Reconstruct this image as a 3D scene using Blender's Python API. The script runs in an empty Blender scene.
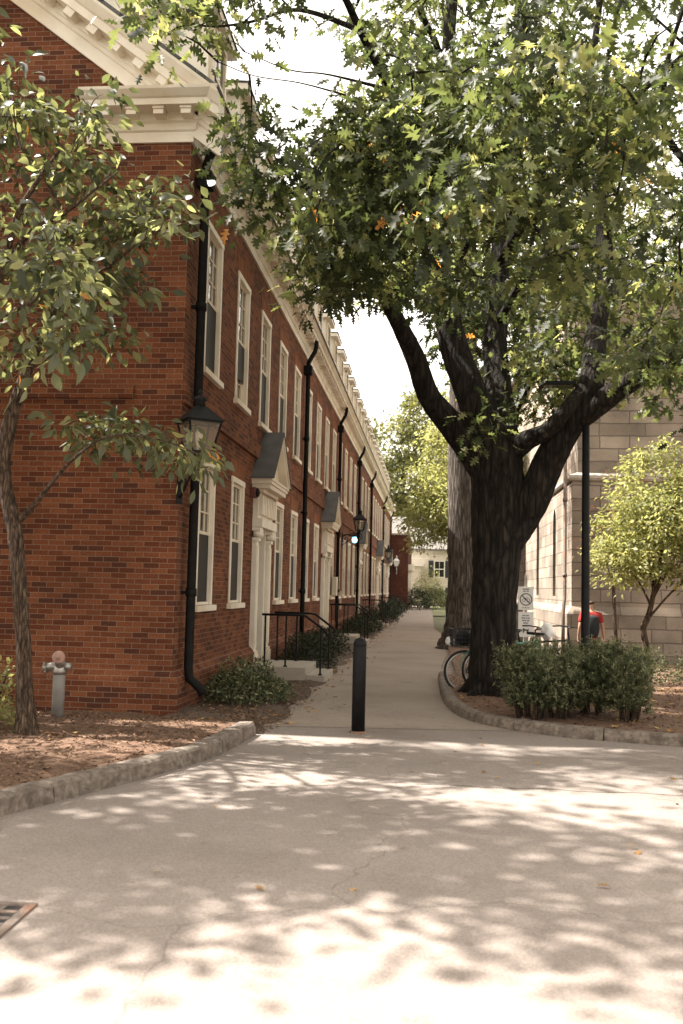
import bpy, bmesh, math, random
import numpy as np
from mathutils import Vector, Matrix
random.seed(7)
rng = np.random.default_rng(11)
R = math.radians
scene = bpy.context.scene
COL = scene.collection

# ------------------------------------------------------------------ camera
F = 950.0; VP = (430.0, 590.0); ROLL = R(0.9); EYE = 1.6
yv = Vector(((VP[0]-341.5)/F, -(VP[1]-512)/F, -1.0)).normalized()
uv_ = Vector((math.sin(ROLL), math.cos(ROLL), 0))
zv = (uv_ - yv*uv_.dot(yv)).normalized()
xv = yv.cross(zv)
W2C = Matrix((xv, yv, zv)).transposed()          # world -> camera axes
C2W = W2C.transposed()
cam = bpy.data.cameras.new('camera'); cam_o = bpy.data.objects.new('camera', cam); COL.objects.link(cam_o)
cam.sensor_fit = 'VERTICAL'; cam.sensor_height = 36.0; cam.lens = F/1024*36.0
cam.dof.use_dof = True; cam.dof.focus_distance = 12.5; cam.dof.aperture_fstop = 2.8
cam.clip_start = 0.1; cam.clip_end = 3000
M4 = C2W.to_4x4(); M4.translation = Vector((0, 0, EYE)); cam_o.matrix_world = M4
scene.camera = cam_o

def at(px, py, Y):
    r = C2W @ Vector(((px-341.5)/F, -(py-512)/F, -1.0))
    return Vector((0, 0, EYE)) + r*(Y/r.y)
def on_ground(px, py, z=0.0):
    r = C2W @ Vector(((px-341.5)/F, -(py-512)/F, -1.0))
    return Vector((0, 0, EYE)) + r*((z-EYE)/r.z)
W2Cn = np.array(W2C)
def project(P):
    c = (np.asarray(P) - np.array([0, 0, EYE])) @ W2Cn.T
    d = np.where(np.abs(c[..., 2]) < 1e-6, -1e-6, c[..., 2])
    return 341.5 + F*c[..., 0]/-d, 512 - F*c[..., 1]/-d, -c[..., 2]

# ------------------------------------------------------------------ materials
def new_mat(name):
    m = bpy.data.materials.new(name); m.use_nodes = True
    nt = m.node_tree; nt.nodes.clear()
    return m, nt
def nd(nt, t, **kw):
    n = nt.nodes.new(t)
    for k, v in kw.items():
        if k.startswith('i_'):
            n.inputs[k[2:].replace('_', ' ')].default_value = v
        else:
            setattr(n, k, v)
    return n
def col4(c): return (c[0], c[1], c[2], 1.0)
def ramp(nt, stops):
    n = nt.nodes.new('ShaderNodeValToRGB')
    e = n.color_ramp.elements
    e[0].position, e[0].color = stops[0][0], col4(stops[0][1])
    e[1].position, e[1].color = stops[-1][0], col4(stops[-1][1])
    for p, c in stops[1:-1]:
        x = e.new(p); x.color = col4(c)
    return n
def simple(name, c, rough=0.6, metal=0.0, var=0.15, scale=8.0, bump=0.0, bscale=60.0, spec=0.5, grime=None):
    m, nt = new_mat(name); L = nt.links.new
    out = nd(nt, 'ShaderNodeOutputMaterial'); b = nd(nt, 'ShaderNodeBsdfPrincipled')
    b.inputs['Roughness'].default_value = rough; b.inputs['Metallic'].default_value = metal
    b.inputs['Specular IOR Level'].default_value = spec
    tc = nd(nt, 'ShaderNodeTexCoord')
    no = nd(nt, 'ShaderNodeTexNoise'); no.inputs['Scale'].default_value = scale; no.inputs['Detail'].default_value = 6
    L(tc.outputs['Object'], no.inputs['Vector'])
    lo = [x*(1-var) for x in c]; hi = [min(1, x*(1+var)) for x in c]
    rp = ramp(nt, [(0.3, lo), (0.7, hi)]); L(no.outputs['Fac'], rp.inputs['Fac'])
    src = rp.outputs['Color']
    if grime:
        n2 = nd(nt, 'ShaderNodeTexNoise'); n2.inputs['Scale'].default_value = scale*0.35; n2.inputs['Detail'].default_value = 8
        L(tc.outputs['Object'], n2.inputs['Vector'])
        r2 = ramp(nt, [(0.48, (0, 0, 0)), (0.68, (1, 1, 1))]); L(n2.outputs['Fac'], r2.inputs['Fac'])
        mx = nd(nt, 'ShaderNodeMix', data_type='RGBA'); L(r2.outputs['Color'], mx.inputs['Factor'])
        L(src, mx.inputs['A']); mx.inputs['B'].default_value = col4(grime); src = mx.outputs['Result']
    L(src, b.inputs['Base Color'])
    if bump:
        nb = nd(nt, 'ShaderNodeTexNoise'); nb.inputs['Scale'].default_value = bscale; nb.inputs['Detail'].default_value = 5
        L(tc.outputs['Object'], nb.inputs['Vector'])
        bp = nd(nt, 'ShaderNodeBump'); bp.inputs['Strength'].default_value = bump; bp.inputs['Distance'].default_value = 0.02
        L(nb.outputs['Fac'], bp.inputs['Height']); L(bp.outputs['Normal'], b.inputs['Normal'])
    L(b.outputs['BSDF'], out.inputs['Surface'])
    return m

def wall_coords(nt):
    """(horizontal, vertical) coordinates along any upright wall, from object space"""
    L = nt.links.new
    tc = nd(nt, 'ShaderNodeTexCoord'); sp = nd(nt, 'ShaderNodeSeparateXYZ'); L(tc.outputs['Object'], sp.inputs[0])
    sn = nd(nt, 'ShaderNodeSeparateXYZ'); L(tc.outputs['Normal'], sn.inputs[0])
    ab = nd(nt, 'ShaderNodeMath', operation='ABSOLUTE'); L(sn.outputs['X'], ab.inputs[0])
    gt = nd(nt, 'ShaderNodeMath', operation='GREATER_THAN'); L(ab.outputs[0], gt.inputs[0]); gt.inputs[1].default_value = 0.6
    mx = nd(nt, 'ShaderNodeMix', data_type='FLOAT'); L(gt.outputs[0], mx.inputs['Factor'])
    L(sp.outputs['X'], mx.inputs['A']); L(sp.outputs['Y'], mx.inputs['B'])
    cb = nd(nt, 'ShaderNodeCombineXYZ'); L(mx.outputs['Result'], cb.inputs['X']); L(sp.outputs['Z'], cb.inputs['Y'])
    return tc, cb
def brick_mat(name, c1, c2, mortar, bw=0.205, bh=0.0665, ms=0.0055, bump=0.5, stain=0.35, rough=0.85, odd=None, offs=0.5, dist=0.012, squash=False):
    m, nt = new_mat(name); L = nt.links.new
    out = nd(nt, 'ShaderNodeOutputMaterial'); b = nd(nt, 'ShaderNodeBsdfPrincipled'); b.inputs['Roughness'].default_value = rough
    b.inputs['Specular IOR Level'].default_value = 0.12
    tc, cb = wall_coords(nt)
    nw = nd(nt, 'ShaderNodeTexNoise'); nw.inputs['Scale'].default_value = 3.0; L(cb.outputs[0], nw.inputs['Vector'])
    wv = nd(nt, 'ShaderNodeVectorMath', operation='SCALE'); wv.inputs['Scale'].default_value = dist
    L(nw.outputs['Color'], wv.inputs[0])
    ad = nd(nt, 'ShaderNodeVectorMath', operation='ADD'); L(cb.outputs[0], ad.inputs[0]); L(wv.outputs[0], ad.inputs[1])
    br = nd(nt, 'ShaderNodeTexBrick'); L(ad.outputs[0], br.inputs['Vector'])
    br.offset = offs
    if squash: br.offset = .37; br.squash = 1.55; br.squash_frequency = 3; br.offset_frequency = 2
    br.inputs['Scale'].default_value = 1.0; br.inputs['Brick Width'].default_value = bw; br.inputs['Row Height'].default_value = bh
    br.inputs['Mortar Size'].default_value = ms; br.inputs['Mortar Smooth'].default_value = 0.25
    br.inputs['Color1'].default_value = (0, 0, 0, 1); br.inputs['Color2'].default_value = (1, 1, 1, 1); br.inputs['Mortar'].default_value = (.5, .5, .5, 1)
    stops = [(0.0, c1), (0.55, tuple((a+d)/2 for a, d in zip(c1, c2))), (0.9, c2)]
    if odd: stops = [(0.0, odd), (0.1, odd), (0.16, c1)] + stops[1:]
    rp = ramp(nt, stops); L(br.outputs['Color'], rp.inputs['Fac'])
    # grain inside each brick, then broad stains
    n1 = nd(nt, 'ShaderNodeTexNoise'); n1.inputs['Scale'].default_value = 45; n1.inputs['Detail'].default_value = 5; L(cb.outputs[0], n1.inputs['Vector'])
    r1 = ramp(nt, [(0.3, (.72, .72, .72)), (0.72, (1.22, 1.2, 1.18))]); L(n1.outputs['Fac'], r1.inputs['Fac'])
    m1 = nd(nt, 'ShaderNodeMix', data_type='RGBA', blend_type='MULTIPLY'); m1.inputs['Factor'].default_value = 1
    L(rp.outputs['Color'], m1.inputs['A']); L(r1.outputs['Color'], m1.inputs['B'])
    mo = nd(nt, 'ShaderNodeMix', data_type='RGBA'); L(br.outputs['Fac'], mo.inputs['Factor'])
    L(m1.outputs['Result'], mo.inputs['A']); mo.inputs['B'].default_value = col4(mortar)
    n2 = nd(nt, 'ShaderNodeTexNoise'); n2.inputs['Scale'].default_value = 0.9; n2.inputs['Detail'].default_value = 7; L(cb.outputs[0], n2.inputs['Vector'])
    r2 = ramp(nt, [(0.3, (1-stain,)*3), (0.7, (1.08, 1.06, 1.04))]); L(n2.outputs['Fac'], r2.inputs['Fac'])
    m2 = nd(nt, 'ShaderNodeMix', data_type='RGBA', blend_type='MULTIPLY'); m2.inputs['Factor'].default_value = 1
    L(mo.outputs['Result'], m2.inputs['A']); L(r2.outputs['Color'], m2.inputs['B'])
    L(m2.outputs['Result'], b.inputs['Base Color'])
    inv = nd(nt, 'ShaderNodeMath', operation='SUBTRACT'); inv.inputs[0].default_value = 1; L(br.outputs['Fac'], inv.inputs[1])
    hs = nd(nt, 'ShaderNodeMath', operation='MULTIPLY_ADD'); L(n1.outputs['Fac'], hs.inputs[0]); hs.inputs[1].default_value = 0.6; L(inv.outputs[0], hs.inputs[2])
    bp = nd(nt, 'ShaderNodeBump'); bp.inputs['Strength'].default_value = bump; bp.inputs['Distance'].default_value = 0.012 if bh < 0.1 else 0.05
    L(hs.outputs[0], bp.inputs['Height']); L(bp.outputs['Normal'], b.inputs['Normal'])
    L(b.outputs['BSDF'], out.inputs['Surface'])
    return m

def leaf_mat(name, stops, trans, rough=0.5, tmix=0.38, spec=0.25):
    m, nt = new_mat(name); L = nt.links.new
    out = nd(nt, 'ShaderNodeOutputMaterial'); b = nd(nt, 'ShaderNodeBsdfPrincipled')
    b.inputs['Roughness'].default_value = rough; b.inputs['Specular IOR Level'].default_value = spec
    at_ = nd(nt, 'ShaderNodeAttribute', attribute_name='tint')
    rp = ramp(nt, stops); L(at_.outputs['Fac'], rp.inputs['Fac']); L(rp.outputs['Color'], b.inputs['Base Color'])
    tr = nd(nt, 'ShaderNodeBsdfTranslucent')
    mu = nd(nt, 'ShaderNodeMix', data_type='RGBA', blend_type='MULTIPLY'); mu.inputs['Factor'].default_value = 1
    L(rp.outputs['Color'], mu.inputs['A']); mu.inputs['B'].default_value = (trans[0], trans[1], trans[2], 1)
    L(mu.outputs['Result'], tr.inputs['Color'])
    mx = nd(nt, 'ShaderNodeMixShader'); mx.inputs['Fac'].default_value = tmix
    L(b.outputs['BSDF'], mx.inputs[1]); L(tr.outputs['BSDF'], mx.inputs[2]); L(mx.outputs[0], out.inputs['Surface'])
    return m

def bark_mat(name, c1, c2, sx=14.0, sz=2.2, bump=0.9, lichen=None):
    m, nt = new_mat(name); L = nt.links.new
    out = nd(nt, 'ShaderNodeOutputMaterial'); b = nd(nt, 'ShaderNodeBsdfPrincipled'); b.inputs['Roughness'].default_value = 0.92
    b.inputs['Specular IOR Level'].default_value = 0.2
    tc = nd(nt, 'ShaderNodeTexCoord'); mp = nd(nt, 'ShaderNodeMapping'); mp.inputs['Scale'].default_value = (sx, sx, sz)
    L(tc.outputs['Object'], mp.inputs['Vector'])
    vo = nd(nt, 'ShaderNodeTexNoise'); vo.inputs['Scale'].default_value = 1.0; vo.inputs['Detail'].default_value = 8; vo.inputs['Roughness'].default_value = 0.65
    vo.inputs['Distortion'].default_value = 0.6
    L(mp.outputs[0], vo.inputs['Vector'])
    rp = ramp(nt, [(0.35, c1), (0.62, c2)]); L(vo.outputs['Fac'], rp.inputs['Fac'])
    src = rp.outputs['Color']
    if lichen:
        n2 = nd(nt, 'ShaderNodeTexNoise'); n2.inputs['Scale'].default_value = 2.4; n2.inputs['Detail'].default_value = 9; L(tc.outputs['Object'], n2.inputs['Vector'])
        r2 = ramp(nt, [(0.55, (0, 0, 0)), (0.66, (.6, .6, .6))]); L(n2.outputs['Fac'], r2.inputs['Fac'])
        mx = nd(nt, 'ShaderNodeMix', data_type='RGBA'); L(r2.outputs['Color'], mx.inputs['Factor']); L(src, mx.inputs['A']); mx.inputs['B'].default_value = col4(lichen)
        src = mx.outputs['Result']
    L(src, b.inputs['Base Color'])
    dw = nd(nt, 'ShaderNodeVectorMath', operation='SCALE'); dw.inputs['Scale'].default_value = 1.1; L(vo.outputs['Color'], dw.inputs[0])
    da = nd(nt, 'ShaderNodeVectorMath', operation='ADD'); L(mp.outputs[0], da.inputs[0]); L(dw.outputs[0], da.inputs[1])
    vr = nd(nt, 'ShaderNodeTexVoronoi', feature='DISTANCE_TO_EDGE'); vr.inputs['Scale'].default_value = 1.1; L(da.outputs[0], vr.inputs['Vector'])
    vm = nd(nt, 'ShaderNodeMath', operation='MINIMUM'); L(vr.outputs['Distance'], vm.inputs[0]); vm.inputs[1].default_value = .28
    hm = nd(nt, 'ShaderNodeMath', operation='MULTIPLY_ADD'); L(vm.outputs[0], hm.inputs[0]); hm.inputs[1].default_value = 3.0; L(vo.outputs['Fac'], hm.inputs[2])
    rr_ = ramp(nt, [(.0, (.35, .33, .31)), (.2, (1, 1, 1))]); L(vr.outputs['Distance'], rr_.inputs['Fac'])
    mm = nd(nt, 'ShaderNodeMix', data_type='RGBA', blend_type='MULTIPLY'); mm.inputs['Factor'].default_value = 1; L(src, mm.inputs['A']); L(rr_.outputs['Color'], mm.inputs['B']); L(mm.outputs['Result'], b.inputs['Base Color'])
    bp = nd(nt, 'ShaderNodeBump'); bp.inputs['Strength'].default_value = bump; bp.inputs['Distance'].default_value = 0.05
    L(hm.outputs[0], bp.inputs['Height']); L(bp.outputs['Normal'], b.inputs['Normal'])
    L(b.outputs['BSDF'], out.inputs['Surface'])
    return m

def asphalt_mat(name, base, crack=True, scale=1.0):
    m, nt = new_mat(name); L = nt.links.new
    out = nd(nt, 'ShaderNodeOutputMaterial'); b = nd(nt, 'ShaderNodeBsdfPrincipled'); b.inputs['Roughness'].default_value = 0.9
    b.inputs['Specular IOR Level'].default_value = 0.25
    tc = nd(nt, 'ShaderNodeTexCoord')
    ag = nd(nt, 'ShaderNodeTexVoronoi'); ag.inputs['Scale'].default_value = 95*scale; L(tc.outputs['Object'], ag.inputs['Vector'])
    r0 = ramp(nt, [(0.0, tuple(x*0.80 for x in base)), (1.0, tuple(x*1.2 for x in base))]); L(ag.outputs['Color'], r0.inputs['Fac'])
    n1 = nd(nt, 'ShaderNodeTexNoise'); n1.inputs['Scale'].default_value = 0.8; n1.inputs['Detail'].default_value = 9; n1.inputs['Roughness'].default_value = 0.6
    L(tc.outputs['Object'], n1.inputs['Vector'])
    r1 = ramp(nt, [(0.28, (.80, .78, .76)), (0.5, (.98, .97, .96)), (0.72, (1.1, 1.09, 1.08))]); L(n1.outputs['Fac'], r1.inputs['Fac'])
    m1 = nd(nt, 'ShaderNodeMix', data_type='RGBA', blend_type='MULTIPLY'); m1.inputs['Factor'].default_value = 1
    L(r0.outputs['Color'], m1.inputs['A']); L(r1.outputs['Color'], m1.inputs['B'])
    # oil spots
    n3 = nd(nt, 'ShaderNodeTexNoise'); n3.inputs['Scale'].default_value = 1.9; n3.inputs['Detail'].default_value = 3; L(tc.outputs['Object'], n3.inputs['Vector'])
    r3 = ramp(nt, [(0.66, (1, 1, 1)), (0.78, (.72, .7, .68))]); L(n3.outputs['Fac'], r3.inputs['Fac'])
    m3 = nd(nt, 'ShaderNodeMix', data_type='RGBA', blend_type='MULTIPLY'); m3.inputs['Factor'].default_value = 1
    L(m1.outputs['Result'], m3.inputs['A']); L(r3.outputs['Color'], m3.inputs['B'])
    src = m3.outputs['Result']
    if crack:
        nw = nd(nt, 'ShaderNodeTexNoise'); nw.inputs['Scale'].default_value = 1.3; nw.inputs['Detail'].default_value = 6; L(tc.outputs['Object'], nw.inputs['Vector'])
        ws = nd(nt, 'ShaderNodeVectorMath', operation='SCALE'); ws.inputs['Scale'].default_value = 0.9; L(nw.outputs['Color'], ws.inputs[0])
        wa = nd(nt, 'ShaderNodeVectorMath', operation='ADD'); L(tc.outputs['Object'], wa.inputs[0]); L(ws.outputs[0], wa.inputs[1])
        vc = nd(nt, 'ShaderNodeTexVoronoi', feature='DISTANCE_TO_EDGE'); vc.inputs['Scale'].default_value = 0.33; L(wa.outputs[0], vc.inputs['Vector'])
        rc = ramp(nt, [(0.0, (.35, .33, .3)), (0.0022, (1, 1, 1))]); L(vc.outputs['Distance'], rc.inputs['Fac'])
        mc = nd(nt, 'ShaderNodeMix', data_type='RGBA', blend_type='MULTIPLY'); mc.inputs['Factor'].default_value = 0.42
        L(src, mc.inputs['A']); L(rc.outputs['Color'], mc.inputs['B']); src = mc.outputs['Result']
    L(src, b.inputs['Base Color'])
    bp = nd(nt, 'ShaderNodeBump'); bp.inputs['Strength'].default_value = 0.35; bp.inputs['Distance'].default_value = 0.006
    L(ag.outputs['Distance'], bp.inputs['Height']); L(bp.outputs['Normal'], b.inputs['Normal'])
    L(b.outputs['BSDF'], out.inputs['Surface'])
    return m

M = {}
M['brick'] = brick_mat('red_brick', (.108, .034, .017), (.205, .076, .036), (.23, .16, .115), odd=(.085, .033, .021), ms=.004)
M['brick_lintel'] = brick_mat('soldier_brick', (.19, .064, .028), (.27, .10, .045), (.24, .16, .1), bw=0.07, bh=0.3, bump=.4)
M['brick_far'] = brick_mat('dark_brick', (.075, .024, .016), (.115, .04, .027), (.12, .085, .065))
M['stone'] = brick_mat('granite_ashlar', (.30, .255, .21), (.46, .39, .325), (.22, .18, .15), bw=0.82, bh=0.36, ms=0.016, bump=1.0, stain=.45, dist=.05, squash=True)
M['stone_trim'] = simple('granite_trim', (.42, .37, .32), .8, bump=.5, bscale=18)
M['trim'] = simple('cream_paint', (.73, .665, .56), .5, var=.06, scale=3, bump=.08, bscale=30, grime=(.6, .5, .37))
M['sash'] = simple('sash_paint', (.66, .57, .44), .45, var=.06)
M['door'] = simple('door_paint', (.16, .15, .115), .4, var=.1)
M['slate'] = brick_mat('roof_slate', (.07, .075, .08), (.13, .13, .13), (.03, .03, .03), bw=.25, bh=.2, ms=.006, bump=.5)
M['lead'] = simple('lead_sheet', (.075, .072, .07), .6, metal=.1, var=.25, scale=4)
M['iron'] = simple('black_iron', (.0075, .0075, .008), .55, var=.35, bump=.15, spec=.16)
M['pipe'] = simple('downpipe_paint', (.009, .0082, .0078), .7, var=.35, spec=.12)
M['steel'] = simple('worn_steel', (.35, .32, .29), .4, metal=.7, var=.3, grime=(.2, .13, .09))
M['rust'] = simple('rusty_iron', (.15, .12, .10), .7, metal=.2, var=.35, scale=14, bump=.4, grime=(.24, .11, .06))
M['dark'] = simple('pit_shade_black', (.012, .011, .011), .9)
M['granite'] = simple('kerb_granite', (.155, .125, .10), .85, var=.4, scale=22, bump=.8, bscale=26, grime=(.085, .065, .05))
M['limestone'] = simple('step_stone', (.33, .29, .24), .8, var=.12, scale=9, bump=.25, grime=(.33, .29, .24))
M['asphalt'] = asphalt_mat('road_asphalt', (.235, .203, .181))
M['path'] = asphalt_mat('path_asphalt', (.265, .222, .188), crack=True)
M['grass'] = simple('grass_ground', (.10, .10, .05), .9, var=.35, scale=5, bump=.8, bscale=40)
M['mulch'] = simple('bark_mulch', (.125, .068, .04), .95, var=.5, scale=38, bump=1.0, bscale=55, grime=(.18, .11, .07))
M['chips'] = leaf_mat('wood_chips', [(0, (.05, .026, .015)), (.5, (.145, .082, .048)), (1, (.30, .195, .125))], (1, 1, 1), .9, .02, .2)
M['litter'] = leaf_mat('dead_leaves', [(0, (.16, .08, .03)), (.6, (.34, .2, .08)), (1, (.5, .36, .15))], (1.2, 1, .6), .8, .15, .2)
M['white'] = simple('white_enamel', (.78, .76, .73), .5, var=.05)
M['ink'] = simple('sign_ink', (.03, .03, .03), .6)
M['sign_face'] = simple('sign_sheet', (.74, .72, .69), .45, var=.04)
M['red_cloth'] = simple('red_cloth', (.30, .025, .022), .9)
M['navy_cloth'] = simple('navy_cloth', (.014, .016, .02), .9)
M['skin'] = simple('skin', (.42, .25, .17), .55)
M['hair'] = simple('hair', (.05, .03, .02), .6)
M['rubber'] = simple('tyre_rubber', (.018, .018, .018), .8)
M['teal'] = simple('teal_paint', (.10, .42, .36), .35)
M['black_paint'] = simple('black_paint', (.02, .02, .022), .3)
M['alloy'] = simple('alloy', (.6, .6, .58), .3, metal=.9)
M['cloth'] = simple('white_cloth', (.8, .79, .77), .85, var=.05)
M['pink_cap'] = simple('faded_cap', (.33, .2, .16), .6, grime=(.3, .12, .08))
M['siding'] = simple('white_siding', (.75, .71, .64), .6, var=.05)
M['roofing'] = simple('grey_shingle', (.14, .13, .12), .9, var=.3)
M['shutter'] = simple('shutter_paint', (.02, .025, .025), .6)
M['bark'] = bark_mat('oak_bark', (.009, .0075, .006), (.042, .034, .027), sx=11, sz=1.9, bump=1.0, lichen=(.04, .035, .03))
M['bark_grey'] = bark_mat('grey_bark', (.06, .05, .043), (.19, .16, .135), sx=13, sz=1.6, bump=.8)
M['bark_slim'] = bark_mat('slim_bark', (.04, .028, .02), (.18, .125, .088), sx=28, sz=5, bump=.7)
OAK = [(0, (.012, .017, .008)), (.45, (.036, .047, .019)), (.8, (.098, .112, .048)), (.95, (.20, .20, .095)), (.975, (.2, .19, .085)), (.985, (.42, .2, .06)), (1, (.46, .22, .06))]
M['oak_leaf'] = leaf_mat('oak_leaf', OAK, (3.4, 3.3, 2.2), .5, .42, .3)
M['oval_leaf'] = leaf_mat('oval_leaf', [(0, (.024, .032, .017)), (.5, (.078, .09, .05)), (.85, (.165, .178, .105)), (.97, (.27, .27, .16)), (.985, (.45, .2, .05)), (1, (.5, .2, .04))], (3.2, 3.0, 1.8), .4, .4, .45)
M['gold_leaf'] = leaf_mat('gold_leaf', [(0, (.10, .11, .045)), (.5, (.22, .23, .10)), (1, (.40, .39, .20))], (2.3, 2.2, 1.5), .5, .45, .3)
M['far_leaf'] = leaf_mat('far_leaf', [(0, (.05, .06, .028)), (.5, (.12, .13, .055)), (1, (.22, .22, .10))], (2.4, 2.2, 1.2), .6, .35)
M['yew'] = leaf_mat('yew_needles', [(0, (.02, .026, .014)), (.5, (.075, .087, .042)), (1, (.36, .35, .2))], (1.8, 1.8, 1.1), .5, .22)
M['box_leaf'] = leaf_mat('box_leaf', [(0, (.008, .012, .007)), (.6, (.019, .026, .012)), (1, (.045, .054, .022))], (2, 2, 1), .5, .2)
M['russet_leaf'] = leaf_mat('russet_leaf', [(0, (.22, .09, .05)), (1, (.42, .2, .12))], (1.6, 1.3, 1), .6, .3)
def glass_mat():
    m, nt = new_mat('window_glass'); L = nt.links.new
    out = nd(nt, 'ShaderNodeOutputMaterial'); b = nd(nt, 'ShaderNodeBsdfPrincipled')
    b.inputs['Base Color'].default_value = (.018, .019, .018, 1); b.inputs['Roughness'].default_value = .03; b.inputs['IOR'].default_value = 1.65
    tc = nd(nt, 'ShaderNodeTexCoord'); no = nd(nt, 'ShaderNodeTexNoise'); no.inputs['Scale'].default_value = 1.6; oi = nd(nt, 'ShaderNodeObjectInfo'); rs_ = nd(nt, 'ShaderNodeMath', operation='MULTIPLY'); rs_.inputs[1].default_value = 40; L(oi.outputs['Random'], rs_.inputs[0]); av = nd(nt, 'ShaderNodeVectorMath', operation='ADD'); L(tc.outputs['Object'], av.inputs[0]); L(rs_.outputs[0], av.inputs[1]); L(av.outputs[0], no.inputs['Vector'])
    bp = nd(nt, 'ShaderNodeBump'); bp.inputs['Strength'].default_value = .3; bp.inputs['Distance'].default_value = .05
    L(no.outputs['Fac'], bp.inputs['Height']); L(bp.outputs['Normal'], b.inputs['Normal']); L(b.outputs['BSDF'], out.inputs['Surface'])
    return m
M['glass'] = glass_mat()
M['screen'] = simple('insect_screen', (.014, .0145, .015), .55, var=.2, spec=.25)
def lamp_glass():
    m, nt = new_mat('lantern_glass'); L = nt.links.new
    out = nd(nt, 'ShaderNodeOutputMaterial'); b = nd(nt, 'ShaderNodeBsdfPrincipled')
    b.inputs['Base Color'].default_value = (.30, .25, .19, 1); b.inputs['Roughness'].default_value = .12; b.inputs['Alpha'].default_value = .3
    L(b.outputs['BSDF'], out.inputs['Surface']); return m
M['lamp_glass'] = lamp_glass()
def emit(name, c, s):
    m, nt = new_mat(name); out = nd(nt, 'ShaderNodeOutputMaterial'); e = nd(nt, 'ShaderNodeEmission')
    e.inputs['Color'].default_value = col4(c); e.inputs['Strength'].default_value = s
    nt.links.new(e.outputs[0], out.inputs['Surface']); return m
M['blue_light'] = emit('blue_light', (.25, .75, 1.0), 1.6)

# ------------------------------------------------------------------ mesh helpers
class MB:
    def __init__(s): s.v = []; s.f = []; s.sm = []
    def add(s, vs, fs, smooth=False):
        o = len(s.v); s.v += [Vector(v) for v in vs]
        s.f += [tuple(i+o for i in f) for f in fs]; s.sm += [smooth]*len(fs); return s
    def box(s, x0, x1, y0, y1, z0, z1, bev=0.0):
        if bev <= 0:
            return s.add([(x0,y0,z0),(x1,y0,z0),(x1,y1,z0),(x0,y1,z0),(x0,y0,z1),(x1,y0,z1),(x1,y1,z1),(x0,y1,z1)],
                         [(0,3,2,1),(4,5,6,7),(0,1,5,4),(1,2,6,5),(2,3,7,6),(3,0,4,7)])
        bm = bmesh.new(); bmesh.ops.create_cube(bm, size=1)
        for v in bm.verts:
            v.co = Vector(((x0+x1)/2+v.co.x*(x1-x0), (y0+y1)/2+v.co.y*(y1-y0), (z0+z1)/2+v.co.z*(z1-z0)))
        bmesh.ops.bevel(bm, geom=bm.edges[:], offset=bev, segments=2, affect='EDGES', profile=.7)
        bm.verts.index_update()
        s.add([v.co.copy() for v in bm.verts], [tuple(v.index for v in f.verts) for f in bm.faces]); bm.free(); return s
    def obox(s, c, half, mat3):
        """oriented box"""
        c = Vector(c); vs = []
        for sz in (-1, 1):
            for sx, sy in ((-1,-1),(1,-1),(1,1),(-1,1)):
                vs.append(c + mat3 @ Vector((sx*half[0], sy*half[1], sz*half[2])))
        return s.add(vs, [(0,3,2,1),(4,5,6,7),(0,1,5,4),(1,2,6,5),(2,3,7,6),(3,0,4,7)])
    def prism(s, poly, d):
        """poly: list of 3-D points (planar), extruded by vector d"""
        n = len(poly); d = Vector(d); p = [Vector(q) for q in poly]
        return s.add(p+[q+d for q in p], [tuple(range(n))[::-1], tuple(range(n, 2*n))] + [(i, (i+1) % n, n+(i+1) % n, n+i) for i in range(n)])
    def tube(s, pts, rad, n=8, cap=True, jit=0.0, smooth=True):
        pts = [Vector(p) for p in pts]; k = len(pts)
        if not hasattr(rad, '__len__'): rad = [rad]*k
        vs = []; ref = None
        for i, p in enumerate(pts):
            t = (pts[min(i+1, k-1)]-pts[max(i-1, 0)]).normalized()
            if ref is None:
                ref = Vector((1, 0, 0)) if abs(t.x) < .8 else Vector((0, 1, 0))
            a = (ref - t*ref.dot(t)).normalized(); b = t.cross(a); ref = a
            for j in range(n):
                an = 2*math.pi*j/n; r = rad[i]*(1+random.uniform(-jit, jit))
                vs.append(p + (a*math.cos(an)+b*math.sin(an))*r)
        fs = [(i*n+j, i*n+(j+1) % n, (i+1)*n+(j+1) % n, (i+1)*n+j) for i in range(k-1) for j in range(n)]
        if cap: fs += [tuple(range(n))[::-1], tuple((k-1)*n+j for j in range(n))]
        return s.add(vs, fs, smooth)
    def lathe(s, prof, c=(0,0,0), n=16, smooth=True, axis=None):
        c = Vector(c); vs = []
        q = axis.to_track_quat('Z', 'Y').to_matrix() if axis else Matrix.Identity(3)
        for r, z in prof:
            for j in range(n):
                a = 2*math.pi*j/n; vs.append(c + q @ Vector((r*math.cos(a), r*math.sin(a), z)))
        k = len(prof)
        fs = [(i*n+j, i*n+(j+1) % n, (i+1)*n+(j+1) % n, (i+1)*n+j) for i in range(k-1) for j in range(n)]
        fs += [tuple(range(n))[::-1], tuple((k-1)*n+j for j in range(n))]
        return s.add(vs, fs, smooth)
    def build(s, name, mat, parent=None, loc=(0,0,0), rot=None):
        me = bpy.data.meshes.new(name); me.from_pydata([tuple(v) for v in s.v], [], s.f)
        me.polygons.foreach_set('use_smooth', s.sm); me.materials.append(mat); me.update()
        o = bpy.data.objects.new(name, me); COL.objects.link(o); o.location = loc
        if rot: o.rotation_euler = rot
        if parent: o.parent = parent
        return o
def tag(o, label=None, cat=None, group=None, kind=None):
    if label: o['label'] = label
    if cat: o['category'] = cat
    if group: o['group'] = group
    if kind: o['kind'] = kind
    return o
def thing(name, label, cat, loc=(0,0,0), rotz=0.0, group=None):
    o = bpy.data.objects.new(name, None); COL.objects.link(o); o.location = loc; o.rotation_euler = (0, 0, rotz)
    o.empty_display_size = .2
    return tag(o, label, cat, group)
def copy_tree(o, parent=None):
    c = o.copy(); COL.objects.link(c); c.parent = parent
    for ch in list(o.children): copy_tree(ch, c)
    return c
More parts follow.
